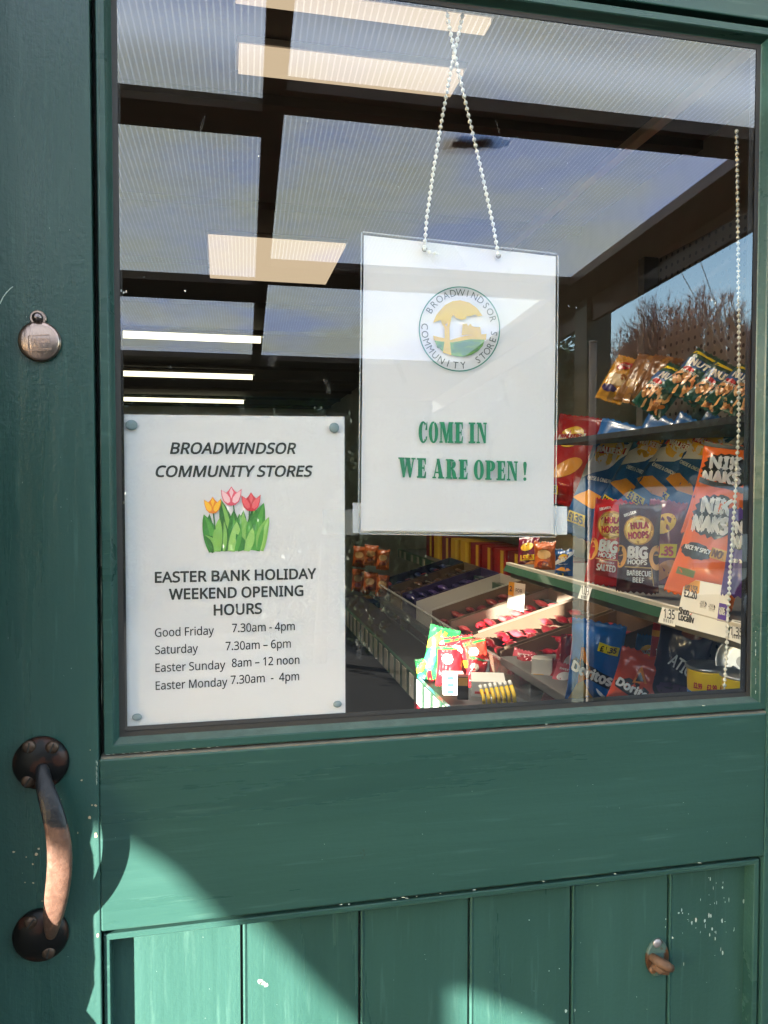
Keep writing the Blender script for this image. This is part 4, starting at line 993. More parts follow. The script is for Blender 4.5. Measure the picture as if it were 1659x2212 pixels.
def grid_cut(v2, f, w_, h_, g=.013):
    """cut flat artwork into small faces so that it can follow a puffed packet"""
    bm = bmesh.new(); vs = [bm.verts.new((x, y, 0)) for x, y in v2]
    for q in f:
        try: bm.faces.new([vs[i] for i in q])
        except Exception: pass
    bmesh.ops.triangulate(bm, faces=bm.faces[:])
    xs_ = [v.co.x for v in bm.verts]; ys_ = [v.co.y for v in bm.verts]
    for ax in (0, 1):
        lo, hi = (min(xs_), max(xs_)) if ax == 0 else (min(ys_), max(ys_))
        k = math.ceil(lo / g)
        while k * g < hi:
            co = (k * g, 0, 0) if ax == 0 else (0, k * g, 0); no = (1, 0, 0) if ax == 0 else (0, 1, 0)
            bmesh.ops.bisect_plane(bm, geom=bm.verts[:] + bm.edges[:] + bm.faces[:], plane_co=co, plane_no=no); k += 1
    bm.verts.index_update(); out = [(v.co.x, v.co.y) for v in bm.verts], [[v.index for v in q.verts] for q in bm.faces]
    bm.free(); return out
def ell(cu, cv, ru, rv, rot=0, n=20, asp=1.0):
    c, s = math.cos(rot), math.sin(rot); q = []
    for i in range(n):
        t = 2 * math.pi * i / n; x, y = ru * math.cos(t), rv * math.sin(t) * asp
        q.append((cu + x * c - y * s, cv + (x * s + y * c) / asp))
    return q
def rag(cu, cv, ru, rv, n=34, seed=1, amp=.14):
    rr = random.Random(seed)
    return [(cu + ru * math.cos(6.283 * i / n) * (1 - amp * (i % 2) * rr.random() - amp * .5 * rr.random()), cv + rv * math.sin(6.283 * i / n) * (1 - amp * (i % 2) * rr.random() - amp * .5 * rr.random())) for i in range(n)]
def packet(art_key, art, base, w_, h_, th, label, yaw=0, pitch=0, roll=0, name='crisp_packet', cat='crisp packet', group='crisp and snack packets on the shelves', at=None):
    """a puffed packet; art = (film colour, [(kind, ...)])"""
    M = Matrix.Rotation(yaw, 4, 'Z') @ Matrix.Rotation(pitch, 4, 'X') @ Matrix.Rotation(roll, 4, 'Y')
    t = thing(name, label, cat, base, group, rot=M)
    key = (art_key, round(w_, 3), round(h_, 3), round(th, 3))
    if key not in _pk:
        seed = random.uniform(0, 30); S = surf(w_, h_, th, seed); b = MB(); nx, nz = 22, 30
        for side in (-1, 1):
            for j in range(nz + 1):
                for i in range(nx + 1):
                    a_ = math.sin((i / nx - .5) * math.pi) * .5; zz = j / nz
                    p = S(a_, zz, side)
                    if j in (0, nz): p.z += .0018 * (1 if i % 2 else -1)
                    b.v.append(p)
        n1 = (nx + 1) * (nz + 1)
        for j in range(nz):
            for i in range(nx):
                a_ = j * (nx + 1) + i; q = [a_, a_ + 1, a_ + nx + 2, a_ + nx + 1]; b.f.append(q); b.f.append([k + n1 for k in q[::-1]]); b.m += [0, 0]
        ed = list(range(nx + 1)) + [(j + 1) * (nx + 1) - 1 for j in range(1, nz + 1)] + [nz * (nx + 1) + i for i in range(nx - 1, -1, -1)] + [j * (nx + 1) for j in range(nz - 1, 0, -1)]
        for i in range(len(ed)):
            a_, c = ed[i], ed[(i + 1) % len(ed)]; b.f.append([a_, a_ + n1, c + n1, c]); b.m.append(0)
        body = b.build('packet', wrap(*art[0]), t, smooth=True, local=True)
        pm, tm_ = [], []; pr_, tx = MB(), MB()
        for k, d in enumerate(art[1]):
            lift = .0014 + k * .00012
            if d[0] == 'p':
                c = wrap(*d[1])
                if c not in pm: pm.append(c)
                v2, f = grid_cut([(x * w_, y * h_) for x, y in d[2]], [list(range(len(d[2])))], w_, h_)
                pr_.add([S(x / w_, y / h_) + Vector((0, -lift, 0)) for x, y in v2], f, pm.index(c))
            else:   # ('t', colour, text, centre u, centre v, width, cap height, rotation, bold)
                _, col, s, cu, cv, tw, ch, rot, bo = d; c = flat(*col, rough=.35)
                if c not in tm_: tm_.append(c)
                v, f, W = text2d(s); ca, sa = math.cos(rot), math.sin(rot)
                for q, (ox, oz) in enumerate([(0, 0)] + (DIL[::2] if bo else [])):
                    v2 = []
                    for x, z in v:
                        X = ((x / W - .5) * tw + ox * bo * ch * h_ / w_) * w_; Z = ((z - .5) + oz * bo) * ch * h_
                        v2.append((cu * w_ + X * ca - Z * sa, cv * h_ + X * sa + Z * ca))
                    tx.add([S(x / w_, y / h_) + Vector((0, -lift - .0016 - q * .00003, 0)) for x, y in v2], f, tm_.index(c))
        if pr_.v: pr_.build('printed_artwork', pm, t, smooth=True, local=True)
        if tx.v: tx.build('lettering', tm_, t, local=True)
        _pk[key] = t
    else:
        for ch in list(_pk[key].children): copy_tree(ch, t)
    return t
def packet_px(key, art, px, py, X, wpx, hpx, label, yaw=-38, pitch=8, roll=0, th=.42, **kw):
    B = PX(px, py, X); d = depth(B); vx = math.atan2(B.x - CAM.x, B.y - CAM.y)
    w_ = wpx * d / FPX / max(.35, math.cos(vx + R(yaw))); h_ = hpx * d / FPX
    w_, h_ = round(w_, 2), round(h_, 2)
    return packet(key, art, B, w_, h_, min(w_, h_) * th, label, R(yaw), R(-pitch), R(roll), **kw)
WHT, BLK, YLW = (236, 234, 228), (24, 22, 22), (242, 214, 40)
def hula(base_, dark):
    a = [('p', dark, [(-.5, 0), (.5, 0), (.5, .3), (-.5, .3)]) if False else ('p', base_, [(-.2, .1), (-.1, .1), (-.1, .12), (-.2, .12)])]
    a += [('p', (226, 160, 70), ell(-.44, .40, .17, .13)), ('p', base_, ell(-.44, .40, .08, .07)), ('p', (226, 160, 70), ell(.45, .40, .17, .14)), ('p', base_, ell(.45, .40, .08, .075))]
    a += [('p', (196, 140, 40), ell(0, .70, .37, .165)), ('p', (246, 208, 90), ell(0, .70, .34, .15)), ('p', (252, 232, 150), ell(0, .715, .29, .10)), ('p', (246, 208, 90), ell(0, .70, .27, .085))]
    a += [('t', (190, 26, 32), 'HULA', .02, .755, .42, .07, .1, .09), ('t', (190, 26, 32), 'HOOPS', .0, .645, .48, .07, .1, .09), ('t', WHT, 'BIGGER', -.22, .885, .3, .03, .35, .06),
          ('t', WHT, 'BIG', 0, .45, .46, .12, 0, .1), ('t', WHT, 'HOOPS', 0, .345, .46, .05, 0, .08)]
    return a
A_HR = ((186, 24, 34), hula((186, 24, 34), (120, 10, 20)) + [('p', (214, 170, 90), [(-.3, .29), (.34, .30), (.34, .31), (-.3, .30)]), ('p', (150, 16, 26), [(-.3, .11), (.32, .09), (.34, .29), (-.3, .285)]), ('t', WHT, 'SALTED', .02, .20, .5, .07, 0, .06), ('t', WHT, 'IRRESISTIBLE', .02, .265, .4, .018, 0, 0)])
A_HB = ((66, 28, 26), hula((66, 28, 26), (40, 14, 14)) + [('p', (206, 170, 96), [(-.3, .29), (.34, .29), (.40, .09), (.38, .09), (.33, .28), (-.3, .28)]), ('t', WHT, 'BARBECUE', .04, .22, .56, .055, 0, .05), ('t', WHT, 'BEEF', .04, .145, .26, .055, 0, .05)])
A_NN = ((232, 104, 26), [('p', (40, 34, 30), [(-.5, .955), (.5, .955), (.5, 1), (-.5, 1)]), ('p', (34, 30, 30), rag(-.12, .70, .36, .20, 40, 4)),
         ('t', WHT, 'NIK', -.13, .785, .42, .125, .12, .10), ('t', WHT, 'NAKS', -.14, .625, .52, .125, .12, .10),
         ('p', YLW, [(.22, .80), (.38, .80), (.42, .95), (.27, .95)]), ('t', (40, 30, 20), '\u00a31.35', .32, .86, .17, .05, 0, .06),
         ('p', (40, 30, 28), rag(-.22, .38, .26, .075, 24, 2)), ('t', WHT, 'NICE \u2019N\u2019 SPICY', -.2, .40, .40, .035, 0, .05), ('p', (214, 160, 50), [(.0, .36), (.30, .36), (.30, .45), (.0, .45)]), ('t', (120, 70, 20), 'NOW', .15, .405, .24, .06, 0, .08),
         ('p', (120, 134, 70), [(-.4, .16), (-.12, .16), (-.12, .22), (-.4, .22)]), ('t', WHT, '75g', .22, .10, .14, .045, 0, .05)])
A_NP = ((86, 60, 130), [('p', (34, 30, 30), rag(-.1, .70, .36, .20, 40, 4)), ('t', WHT, 'NIK', -.1, .785, .42, .125, .12, .10), ('t', WHT, 'NAKS', -.1, .625, .52, .125, .12, .10), ('t', WHT, 'RIB \u2019N\u2019 SAUCY', -.05, .4, .6, .04, 0, .05)])
A_WB = ((28, 82, 140), [('p', (220, 222, 222), [(-.5, .58), (-.5, .46), (.1, .60), (.5, .86), (.5, .97)]), ('p', (236, 190, 60), ell(0, .74, .27, .12, .15)), ('p', (190, 30, 36), [(-.31, .69), (.29, .745), (.31, .80), (-.29, .745)]), ('t', WHT, 'WALKERS', 0, .745, .5, .045, .1, .08),
         ('p', (224, 150, 50), [(-.44, .30), (-.1, .40), (.3, .37), (.42, .30), (.1, .26)]), ('p', YLW, [(-.4, .10), (.02, .10), (.02, .19), (-.4, .19)]), ('t', BLK, '\u00a31.35', -.19, .145, .34, .06, 0, .07), ('t', WHT, 'CHEESE & ONION', 0, .50, .5, .03, .1, .04)])
A_WR = ((176, 26, 34), [('p', (236, 190, 60), ell(0, .74, .27, .12, .15)), ('p', (226, 226, 220), [(-.31, .69), (.29, .745), (.31, .80), (-.29, .745)]), ('t', (180, 24, 30), 'WALKERS', 0, .745, .5, .045, .1, .08), ('p', (224, 150, 50), ell(.1, .4, .3, .1, .3)), ('p', YLW, [(-.4, .10), (.02, .10), (.02, .19), (-.4, .19)]), ('t', BLK, '\u00a31.35', -.19, .145, .34, .06, 0, .07)])
A_WM = ((110, 24, 52), [('p', (236, 190, 60), ell(0, .72, .3, .12, .15)), ('p', YLW, [(-.3, .30), (.4, .34), (.4, .50), (-.3, .46)]), ('t', (190, 24, 40), '\u00a31.35', .04, .40, .56, .10, .06, .08), ('p', (206, 130, 60), ell(.15, .18, .3, .10, .3))])
A_DB = ((20, 98, 170), [('p', (206, 160, 86), [(-.44, .02), (.06, .05), (-.08, .20), (-.18, .31), (-.3, .25)]), ('p', (230, 130, 40), [(-.28, .26), (-.02, .37), (-.22, .70), (-.28, .69)]), ('p', (14, 24, 50), [(-.26, .29), (-.08, .38), (-.23, .64), (-.26, .63)]),
         ('p', (12, 26, 54), [(-.46, .50), (-.36, .56), (.30, .40), (.42, .33), (.40, .25), (.30, .24), (-.42, .42)]), ('t', WHT, 'Doritos', -.03, .40, .80, .115, -.24, .09),
         ('p', YLW, [(.04, .70), (.42, .64), (.44, .74), (.06, .80)]), ('t', BLK, '\u00a31.35', .24, .72, .30, .055, -.12, .07), ('p', (240, 244, 248), ell(.18, .18, .12, .02, -.5))])
A_DO = ((206, 72, 34), [('p', (28, 22, 24), [(-.46, .38), (-.2, .5), (.16, .42), (.42, .30), (.38, .12), (0, .18), (-.42, .28)]), ('p', (236, 140, 50), [(-.12, .44), (.16, .5), (-.04, .78)]), ('p', (28, 22, 24), [(-.07, .48), (.09, .515), (-.03, .68)]), ('t', WHT, 'Doritos', -.02, .33, .78, .13, -.16, .1)])
A_PN = ((24, 74, 62), [('p', (30, 90, 150), [(-.5, .5), (.5, .62), (.5, .78), (-.5, .72)]), ('p', YLW, [(-.42, .80), (.1, .84), (.2, .90), (-.4, .88)]), ('t', WHT, 'NUTS', .02, .66, .6, .12, .05, .1), ('p', (196, 30, 36), ell(-.2, .5, .16, .05)), ('t', WHT, 'ROASTED', -.1, .44, .5, .05, .05, .06)] +
        [('p', random.choice([(206, 140, 80), (222, 164, 104), (190, 120, 64), (230, 178, 120)]), ell(random.uniform(-.42, .42), random.uniform(.06, .40), .085, .035, random.uniform(0, 3), 10)) for i in range(34)])
A_YL = ((196, 140, 40), [('p', (176, 40, 40), ell(.05, .74, .28, .09, .3)), ('t', WHT, 'CRISPS', .05, .74, .36, .04, .3, .06), ('p', (214, 190, 150), rag(.0, .42, .34, .13, 18, 6)), ('p', (60, 40, 90), rag(-.1, .22, .3, .08, 18, 9)), ('p', (150, 90, 40), ell(.2, .5, .1, .06))])
A_BR = ((120, 78, 36), [('p', (150, 104, 48), [(-.1, 0), (.15, 0), (.2, 1), (-.05, 1)]), ('p', (190, 150, 90), rag(0, .35, .25, .1, 16, 3))])
A_SN = ((34, 26, 48), [('t', WHT, 'ATIONS', .16, .46, .78, .14, -.36, .03), ('p', (110, 60, 40), ell(.1, .86, .2, .05)), ('p', (72, 44, 80), rag(0, .18, .4, .1, 20, 8))])
A_TG = ((176, 44, 46), [('t', WHT, 'TANGY', .0, .62, .5, .07, 0, .06), ('t', WHT, 'CHEESE', .02, .54, .5, .06, 0, .06), ('p', (220, 150, 50), [(-.5, .8), (.5, .84), (.5, .9), (-.5, .88)])])
A_OR = ((190, 96, 40), [('p', (226, 180, 120), rag(0, .6, .36, .16, 20, 12)), ('p', (120, 40, 30), rag(0, .3, .3, .1, 18, 3))])
A_RP = ((150, 34, 44), [('p', (230, 210, 200), ell(0, .6, .3, .1, .2)), ('p', (90, 20, 30), rag(0, .3, .3, .1, 18, 3))])
Q = packet_px
# top display: yellow packets and bags of nuts
Q('yl', A_YL, 1312, 868, 1.02, 62, 116, 'yellow snack packet leaning beside the pale upright at the top of the display', -40, 22, 22)
Q('br', A_BR, 1352, 872, 1.04, 56, 116, 'brown snack packet just behind the yellow one', -50, 22, 20)
Q('br', A_BR, 1396, 868, 1.06, 58, 110, 'brown snack packet between the other brown one and the nut bags', -50, 22, 18)
for i, (x, y, wq, hq, X, lab) in enumerate(((1392, 886, 78, 118, .98, 'green bag of nuts, lowest and leftmost of the row of nut bags'), (1462, 858, 96, 116, .99, 'green bag of nuts showing the most nuts, second in the row'), (1510, 876, 88, 116, 1.0, 'green bag of nuts third in the row of nut bags'),
                                           (1552, 884, 84, 114, 1.01, 'green bag of nuts fourth in the row, next to the blind chain'), (1592, 886, 80, 112, 1.02, 'green bag of nuts half hidden behind the blind chain'))):
    Q('pn', A_PN, x, y, X, wq, hq, lab, -42, 24, 38)
# blue crisps standing sloped on the middle shelf
for i, (x, y, wq, hq, X, rl, lab) in enumerate(((1258, 1165, 104, 262, .96, 16, 'blue crisp packet with a red and yellow oval badge behind the pale pole'), (1322, 1130, 100, 250, .99, 26, 'blue crisp packet second from the pale pole, price flash near its foot'),
                                               (1378, 1120, 100, 240, 1.02, 30, 'blue crisp packet third from the pale pole'), (1430, 1110, 96, 230, 1.05, 32, 'dark blue crisp packet just behind the maroon one'))):
    Q('wb', A_WB, x, y, X, wq, hq, lab, -58, 12, rl)
Q('wr', A_WR, 1205, 1090, 1.06, 90, 200, 'red crisp packet peeping out beside the open sign', -50, 10, 10)
Q('wm', A_WM, 1420, 1262, .90, 78, 184, 'maroon packet with a large red price, behind the brown packet', -40, 6, 6)
Q('nn', A_NN, 1548, 1165, .85, 150, 214, 'orange packet behind, highest of the orange ones', -42, 8, 12)
Q('np', A_NP, 1608, 1290, .79, 90, 190, 'purple packet behind the orange one at the right edge', -42, 6, 4)
Q('nn', A_NN, 1506, 1296, .79, 138, 262, 'orange packet with a black ragged badge at the front of the shelf', -40, 10, 15)
Q('hr', A_HR, 1303, 1264, .785, 76, 186, 'red packet with a gold ring badge on the green edged shelf', -30, 7, 7)
Q('hb', A_HB, 1376, 1280, .78, 90, 194, 'dark brown packet with a gold ring badge beside the red one', -34, 5, 1)
Q('or', A_OR, 1176, 1238, .80, 46, 68, 'orange brown packet at the far end of the green edged shelf', -40, 4, 0)
Q('wm', A_WM, 1140, 1233, .81, 46, 68, 'maroon packet furthest along the green edged shelf', -40, 4, 0)
Q('wb', A_WB, 1218, 1250, .79, 40, 66, 'small blue packet under the foot of the open sign', -40, 4, 0)
# bottom shelf
Q('rp', A_RP, 1222, 1518, .84, 40, 150, 'thin dark red packet squeezed in left of the blue one', -30, 4, 3)
Q('rp2', A_RP, 1196, 1524, .82, 60, 95, 'pinkish red packet at the left end of the bottom shelf', -30, 10, 14)
Q('tg', A_TG, 1420, 1512, 1.02, 60, 170, 'red tangy cheese packet standing behind the dark purple one', -40, 4, 6)
Q('wb2', A_WB, 1382, 1500, 1.06, 50, 130, 'small blue packet in the shadow behind the orange corn chips', -40, 4, 8)
Q('sn', A_SN, 1452, 1522, .86, 110, 182, 'dark purple black packet with thin white capitals beside the tub', -34, 4, 10)
Q('db', A_DB, 1278, 1520, .775, 118, 180, 'bright blue corn chip packet on the bottom shelf', -34, -4, 5)
Q('do', A_DO, 1362, 1530, .80, 104, 118, 'orange and black corn chip packet slumped beside the bright blue one', -30, 14, 16)

# ---- dip tubs with foil lids
FOIL = mat('foil lid', (.55, .55, .54), .35, metal=.85, bump=.2, bscale=120); YTUB = flat(255, 208, 24, .3); BTUB = flat(40, 110, 180, .3); REDI = flat(200, 40, 40)
def tub(px, py, X, wpx, hpx, lab, txt=True):
    B = PX(px, py, X); d = depth(B); r_ = wpx * .5 * d / FPX; h_ = hpx * d / FPX
    t = thing('dip_tub', lab, 'dip tub', B, 'dip tubs on the bottom shelf')
    b = MB(); b.lathe([(r_ * .9, 0), (r_ * .96, h_ * .1), (r_, h_ * .9), (r_, h_)], B, n=32); b.build('tub', YTUB, t, smooth=True)
    b = MB(); b.lathe([(r_ * .93, h_ * .03), (r_ * .972, h_ * .13), (r_ * .985, h_ * .26), (r_ * .96, h_ * .262)], B, n=32); b.build('label_band', BTUB, t, smooth=True)
    b = MB(); b.lathe([(r_ * 1.02, h_ * .97), (r_ * 1.09, h_ * 1.0), (r_ * 1.09, h_ * 1.06), (r_ * 1.02, h_ * 1.10), (r_ * .95, h_ * 1.03), (r_ * .5, h_ * 1.02)], B, n=40); b.build('lid', FOIL, t, smooth=True)
    if txt:
        b = MB(); v, f, W = text2d('\u00a32.99')
        for off in (-2.08, -1.52, -2.7):
            for k, (ox, oz) in enumerate([(0, 0)] + DIL[::2]):
                V = []
                for x, z in v:
                    a = off + ((x + ox * .09) / W - .5) * .40; rr = r_ * 1.004 + k * .00003 + .0003
                    V.append(B + Vector((rr * math.cos(a), rr * math.sin(a), h_ * .42 + (z + oz * .09) * h_ * .16)))
                b.add(V, f)
        b.build('lettering', REDI, t)
tub(1532, 1507, .80, 92, 66, 'yellow dip tub with a foil lid in the bottom right corner')
tub(1604, 1506, .775, 86, 46, 'second yellow dip tub cut off by the right edge of the glass', False)
B = PX(1604, 1430, .84); t = thing('can_lid', 'round silver can end standing on edge behind the dip tubs', 'can', B)
dr = (CAM - B).normalized(); dr = (dr + Vector((-.4, 0, .1))).normalized(); rr = 56 * depth(B) / FPX
b = MB(); b.lathe([(rr * .96, -.06), (rr, 0), (rr, .004), (rr * .93, .005), (rr * .90, .001), (rr * .5, .0015)], B, dr, 40); b.build('lid', FOIL, t, smooth=True)
b = MB(); b.lathe([(rr * .22, .003), (rr * .2, .005)], B + Vector((0, 0, .0)), dr, 16); a_ = dr.orthogonal().normalized(); b.bar(B + dr * .004, B + dr * .004 - Vector((-.1, .1, .9)) * rr * .5, rr * .2, .002, up=dr); b.build('ring_pull', mat('ring pull', (.30, .30, .30), .4, metal=.8), t)

# ---- near shelf bay
SHELFM = mat('grey shelf metal', (.13, .125, .115), .5); SHELFD = mat('shelf darkened for dim aisle', (.028, .027, .025), .5); GRAIL = mat('green price rail', (.028, .085, .047), .35, coat=.4); RAILT = mat('cream shelf edge', (.60, .55, .44), .5)  # second shelf tone is darker: the dimness of the aisle is in its colour
def peg_mat():
    m = bpy.data.materials.new('perforated back panel'); m.use_nodes = True; t = m.node_tree; bs = t.nodes['Principled BSDF']; L = t.links.new
    tc = t.nodes.new('ShaderNodeTexCoord'); sp = t.nodes.new('ShaderNodeSeparateXYZ'); L(tc.outputs['Object'], sp.inputs[0]); hs = []
    for i in (1, 2):
        a = t.nodes.new('ShaderNodeMath'); a.operation = 'MULTIPLY'; a.inputs[1].default_value = 1 / .025; L(sp.outputs[i], a.inputs[0])
        f = t.nodes.new('ShaderNodeMath'); f.operation = 'FRACT'; L(a.outputs[0], f.inputs[0])
        s_ = t.nodes.new('ShaderNodeMath'); s_.operation = 'SUBTRACT'; s_.inputs[1].default_value = .5; L(f.outputs[0], s_.inputs[0])
        q = t.nodes.new('ShaderNodeMath'); q.operation = 'POWER'; q.inputs[1].default_value = 2; ab = t.nodes.new('ShaderNodeMath'); ab.operation = 'ABSOLUTE'; L(s_.outputs[0], ab.inputs[0]); L(ab.outputs[0], q.inputs[0]); hs.append(q)
    ad = t.nodes.new('ShaderNodeMath'); ad.operation = 'ADD'; L(hs[0].outputs[0], ad.inputs[0]); L(hs[1].outputs[0], ad.inputs[1])
    lt = t.nodes.new('ShaderNodeMath'); lt.operation = 'LESS_THAN'; lt.inputs[1].default_value = .035; L(ad.outputs[0], lt.inputs[0])
    mx = t.nodes.new('ShaderNodeMix'); mx.data_type = 'RGBA'; L(lt.outputs[0], mx.inputs[0]); mx.inputs[6].default_value = (.19, .155, .125, 1); mx.inputs[7].default_value = (.015, .012, .01, 1); L(mx.outputs[2], bs.inputs['Base Color'])
    bs.inputs['Roughness'].default_value = .7; return m
PEG = peg_mat()
XS1 = .755
e0 = PX(1612, 1340, XS1); e1 = PX(1097, 1228, XS1); zs1 = (e0.z + e1.z) / 2 - .002; zb1 = PX(1400, 1322, XS1).z
y0s, y1s = .12, e1.y
bay = thing('shelf_unit', 'near shelf bay with a green price rail, full of crisps and snack packets', 'shelf unit', (1.0, .6, 0))
b = MB(); b.box(XS1 + .006, 1.2, y0s, y1s, zs1 - .03, zs1); b.build('shelf', SHELFM, bay, bevel=.002)
b = MB(); b.box(XS1 + .16, 1.2, y0s, y1s + .1, 1.535, 1.547); b.build('shelf', mat('dark shelf', (.03, .03, .035), .6), bay)
b = MB(); b.box(XS1 + .02, 1.2, y0s, y1s + .1, .985, 1.005); b.build('shelf', SHELFM, bay, bevel=.002)
b = MB(); b.box(1.205, 1.225, y0s, y1s + .12, .2, 2.02); b.build('back_panel', PEG, bay)
b = MB(); b.box(1.16, 1.20, y1s + .1, y1s + .13, 0, 2.02); b.build('upright', SHELFM, bay)
b = MB(); b.box(XS1 - .004, XS1 + .006, y0s, y1s, zs1, zs1 + .006, 1)
b.add([(XS1 - .004, y0s, zs1), (XS1 - .004, y1s, zs1), (XS1 - .012, y1s, zb1), (XS1 - .012, y0s, zb1), (XS1 + .002, y0s, zs1), (XS1 + .002, y1s, zs1), (XS1 - .004, y1s, zb1), (XS1 - .004, y0s, zb1)], [(0, 1, 2, 3), (4, 7, 6, 5), (0, 3, 7, 4), (1, 5, 6, 2), (3, 2, 6, 7)], 0)
b.build('price_rail', [GRAIL, RAILT], bay)
CARD = mat('ticket card', (.78, .76, .68), .5); DIMC = mat('ticket darkened for dim aisle', (.34, .32, .25), .6); DK = flat(70, 70, 72)  # far tickets get a darker card, the dim light put into its colour
def on_rail(px, py):      # the sloping face of the price rail
    q = PX(px, py, XS1 - .004); k = (zs1 - q.z) / (zs1 - zb1); return PX(px, py, XS1 - .004 - .008 * k)
def ticket(c, txt, tp, lab=None):
    b = MB(); poly_px(b, c, on_rail, NX, 0, .0010); o = b.build('price_ticket', CARD, bay); ORG[o.name] = ORG[bay.name]
    b = MB()
    if txt: text_px(b, txt, tp[0], tp[1], tp[2], on_rail, NX, 0, .02, lift=.0014)
    x0 = c[0][0] + (c[3][0] - c[0][0]) * .8; x1 = c[1][0] + (c[2][0] - c[1][0]) * .8; yb_ = c[0][1] + (c[3][1] - c[0][1]) * .74; yd = c[1][1] - c[0][1]
    for i in range(13):
        u = .28 + i * .045; xx = x0 + (x1 - x0) * u; yy = yb_ + yd * u
        if i % 3 != 2: poly_px(b, [(xx, yy), (xx + .9, yy), (xx + .5, yy + 7), (xx - .4, yy + 7)], on_rail, NX, 0, .0014)
    for k in range(3):
        poly_px(b, [(c[0][0] + 5, c[0][1] + 3 + k * 3), (c[1][0] - 3, c[1][1] + 3 + k * 3), (c[1][0] - 3, c[1][1] + 4 + k * 3), (c[0][0] + 5, c[0][1] + 4 + k * 3)], on_rail, NX, 0, .0014) if k < 1 else None
    b.build('lettering', DK, o)
ticket(((1258, 1263), (1281, 1267), (1272, 1298), (1249, 1292)), '1.09', ((1258, 1283), (1273, 1286.5), 12))
ticket(((1434, 1303), (1470, 1311), (1459, 1354), (1423, 1344)), '1.35', ((1436, 1334), (1459, 1338.5), 14))
ticket(((1583, 1338), (1612, 1343), (1605, 1392), (1574, 1381)), '1.35', ((1580, 1371), (1606, 1376), 14))
b = MB(); cq = ((1483, 1248), (1579, 1267), (1576, 1380), (1462, 1350)); poly_px(b, cq, on_rail, NX, 0, .0022); pc_ = b.build('promotion_card', CARD, bay); ORG[pc_.name] = ORG[bay.name]
b = MB(); poly_px(b, [(1484, 1249), (1516, 1255), (1512, 1300), (1506, 1306), (1490, 1303), (1477, 1297)], on_rail, NX, 0, .0026)
b.build('price_flash', flat(238, 168, 40), pc_)
b = MB(); text_px(b, 'ANY 2 FOR', (1484, 1271), (1511, 1276), 6.5, on_rail, NX, 0, .03, lift=.003); text_px(b, '\u00a32.20', (1482, 1288), (1509, 1294.5), 12, on_rail, NX, 0, .05, lift=.003)
text_px(b, 'Shop', (1471, 1325), (1492, 1330), 10, on_rail, NX, 0, .07, lift=.003); text_px(b, 'Locally', (1470, 1338.5), (1503, 1346), 10, on_rail, NX, 0, .07, lift=.003); b.build('lettering', DK, pc_)
b = MB(); poly_px(b, [(1493, 1322), (1496, 1327), (1503, 1319), (1496, 1330)], on_rail, NX, 0, .003); b.build('tick_mark', REDI, pc_)
for i, (x, c1) in enumerate(((1513, (150, 34, 34)), (1532, (226, 130, 40)), (1555, (92, 66, 150)))):
    b = MB(); yb_ = 1322 + i * 7; poly_px(b, [(x + 3, yb_ - 34), (x + 21, yb_ - 30), (x + 17, yb_ + 8), (x - 2, yb_ + 4)], on_rail, NX, 0, .0026 + i * .0002); poly_px(b, rag(x + 10, yb_ - 17, 8, 8, 18, 3), on_rail, NX, 1, .0030 + i * .0002)
    b.build('packet_picture', [flat(*c1), flat(30, 26, 26)], pc_)
    b = MB(); text_px(b, 'NIK', (x + 5, yb_ - 17), (x + 16, yb_ - 15), 6, on_rail, NX, 0, .08, lift=.0034 + i * .0002); text_px(b, 'NAKS', (x + 4, yb_ - 9.5), (x + 16, yb_ - 7.5), 6, on_rail, NX, 0, .08, lift=.0034 + i * .0002); b.build('lettering', flat(*WHT), pc_)

# ---- far shelf run with a second green rail
XS2 = 1.13
f0 = PX(1172, 1296, XS2); f1 = PX(862, 1186, XS2); zs2 = (f0.z + f1.z) / 2
run = thing('shelf_unit', 'far shelf run with many small tickets on its green rail, beyond the near bay', 'shelf unit', (1.3, 2.8, 0))
b = MB(); b.box(XS2 + .004, 1.44, f0.y - .35, f1.y, zs2 - .02, zs2); b.build('shelf', SHELFM, run)
b = MB(); b.box(XS2 - .006, XS2 + .004, f0.y, f1.y, zs2 - .045, zs2 + .002); b.build('price_rail', GRAIL, run)
b = MB(); b.box(XS2 + .02, 1.44, f0.y - .3, f1.y, zs2 + .32, zs2 + .34); b.build('shelf', SHELFM, run)
b = MB(); b.box(XS2 + .008, XS2 + .02, f0.y, f1.y, zs2 + .30, zs2 + .34); b.build('price_rail', RAILT, run)
for i in range(15):
    y = f0.y + .03 + i * (f1.y - f0.y) / 15 + random.uniform(0, .05); b = MB(); b.box(XS2 - .008, XS2 - .0065, y, y + .045, zs2 - .044, zs2 - .004); b.build('price_ticket', DIMC, run)
for i in range(11):
    y = f0.y + .02 + i * .15; cc = random.choice([(150, 26, 34), (170, 36, 40), (206, 160, 40), (120, 20, 30), (150, 24, 34)])
    t = thing('snack_box', 'small %s box, number %d along the far green rail counting from its near end' % ('yellow' if cc[1] > 100 else 'red', i + 1), 'box', (XS2 + .12, y + .06, zs2), 'boxes in a row on the far shelf')
    t['label'] = ('yellow' if cc[1] > 100 else 'dark red') + ' snack box in the row on the far green railed shelf'
    b = MB(); b.box(XS2 + .05, XS2 + .2, y, y + .125, zs2 + .001, zs2 + .125); b.build('carton', flat(*cc), t, bevel=.002)
    b = MB(); b.box(XS2 + .0485, XS2 + .05, y + .02, y + .05, zs2 + .004, zs2 + .12); b.build('label_band', flat(222, 190, 60), t)
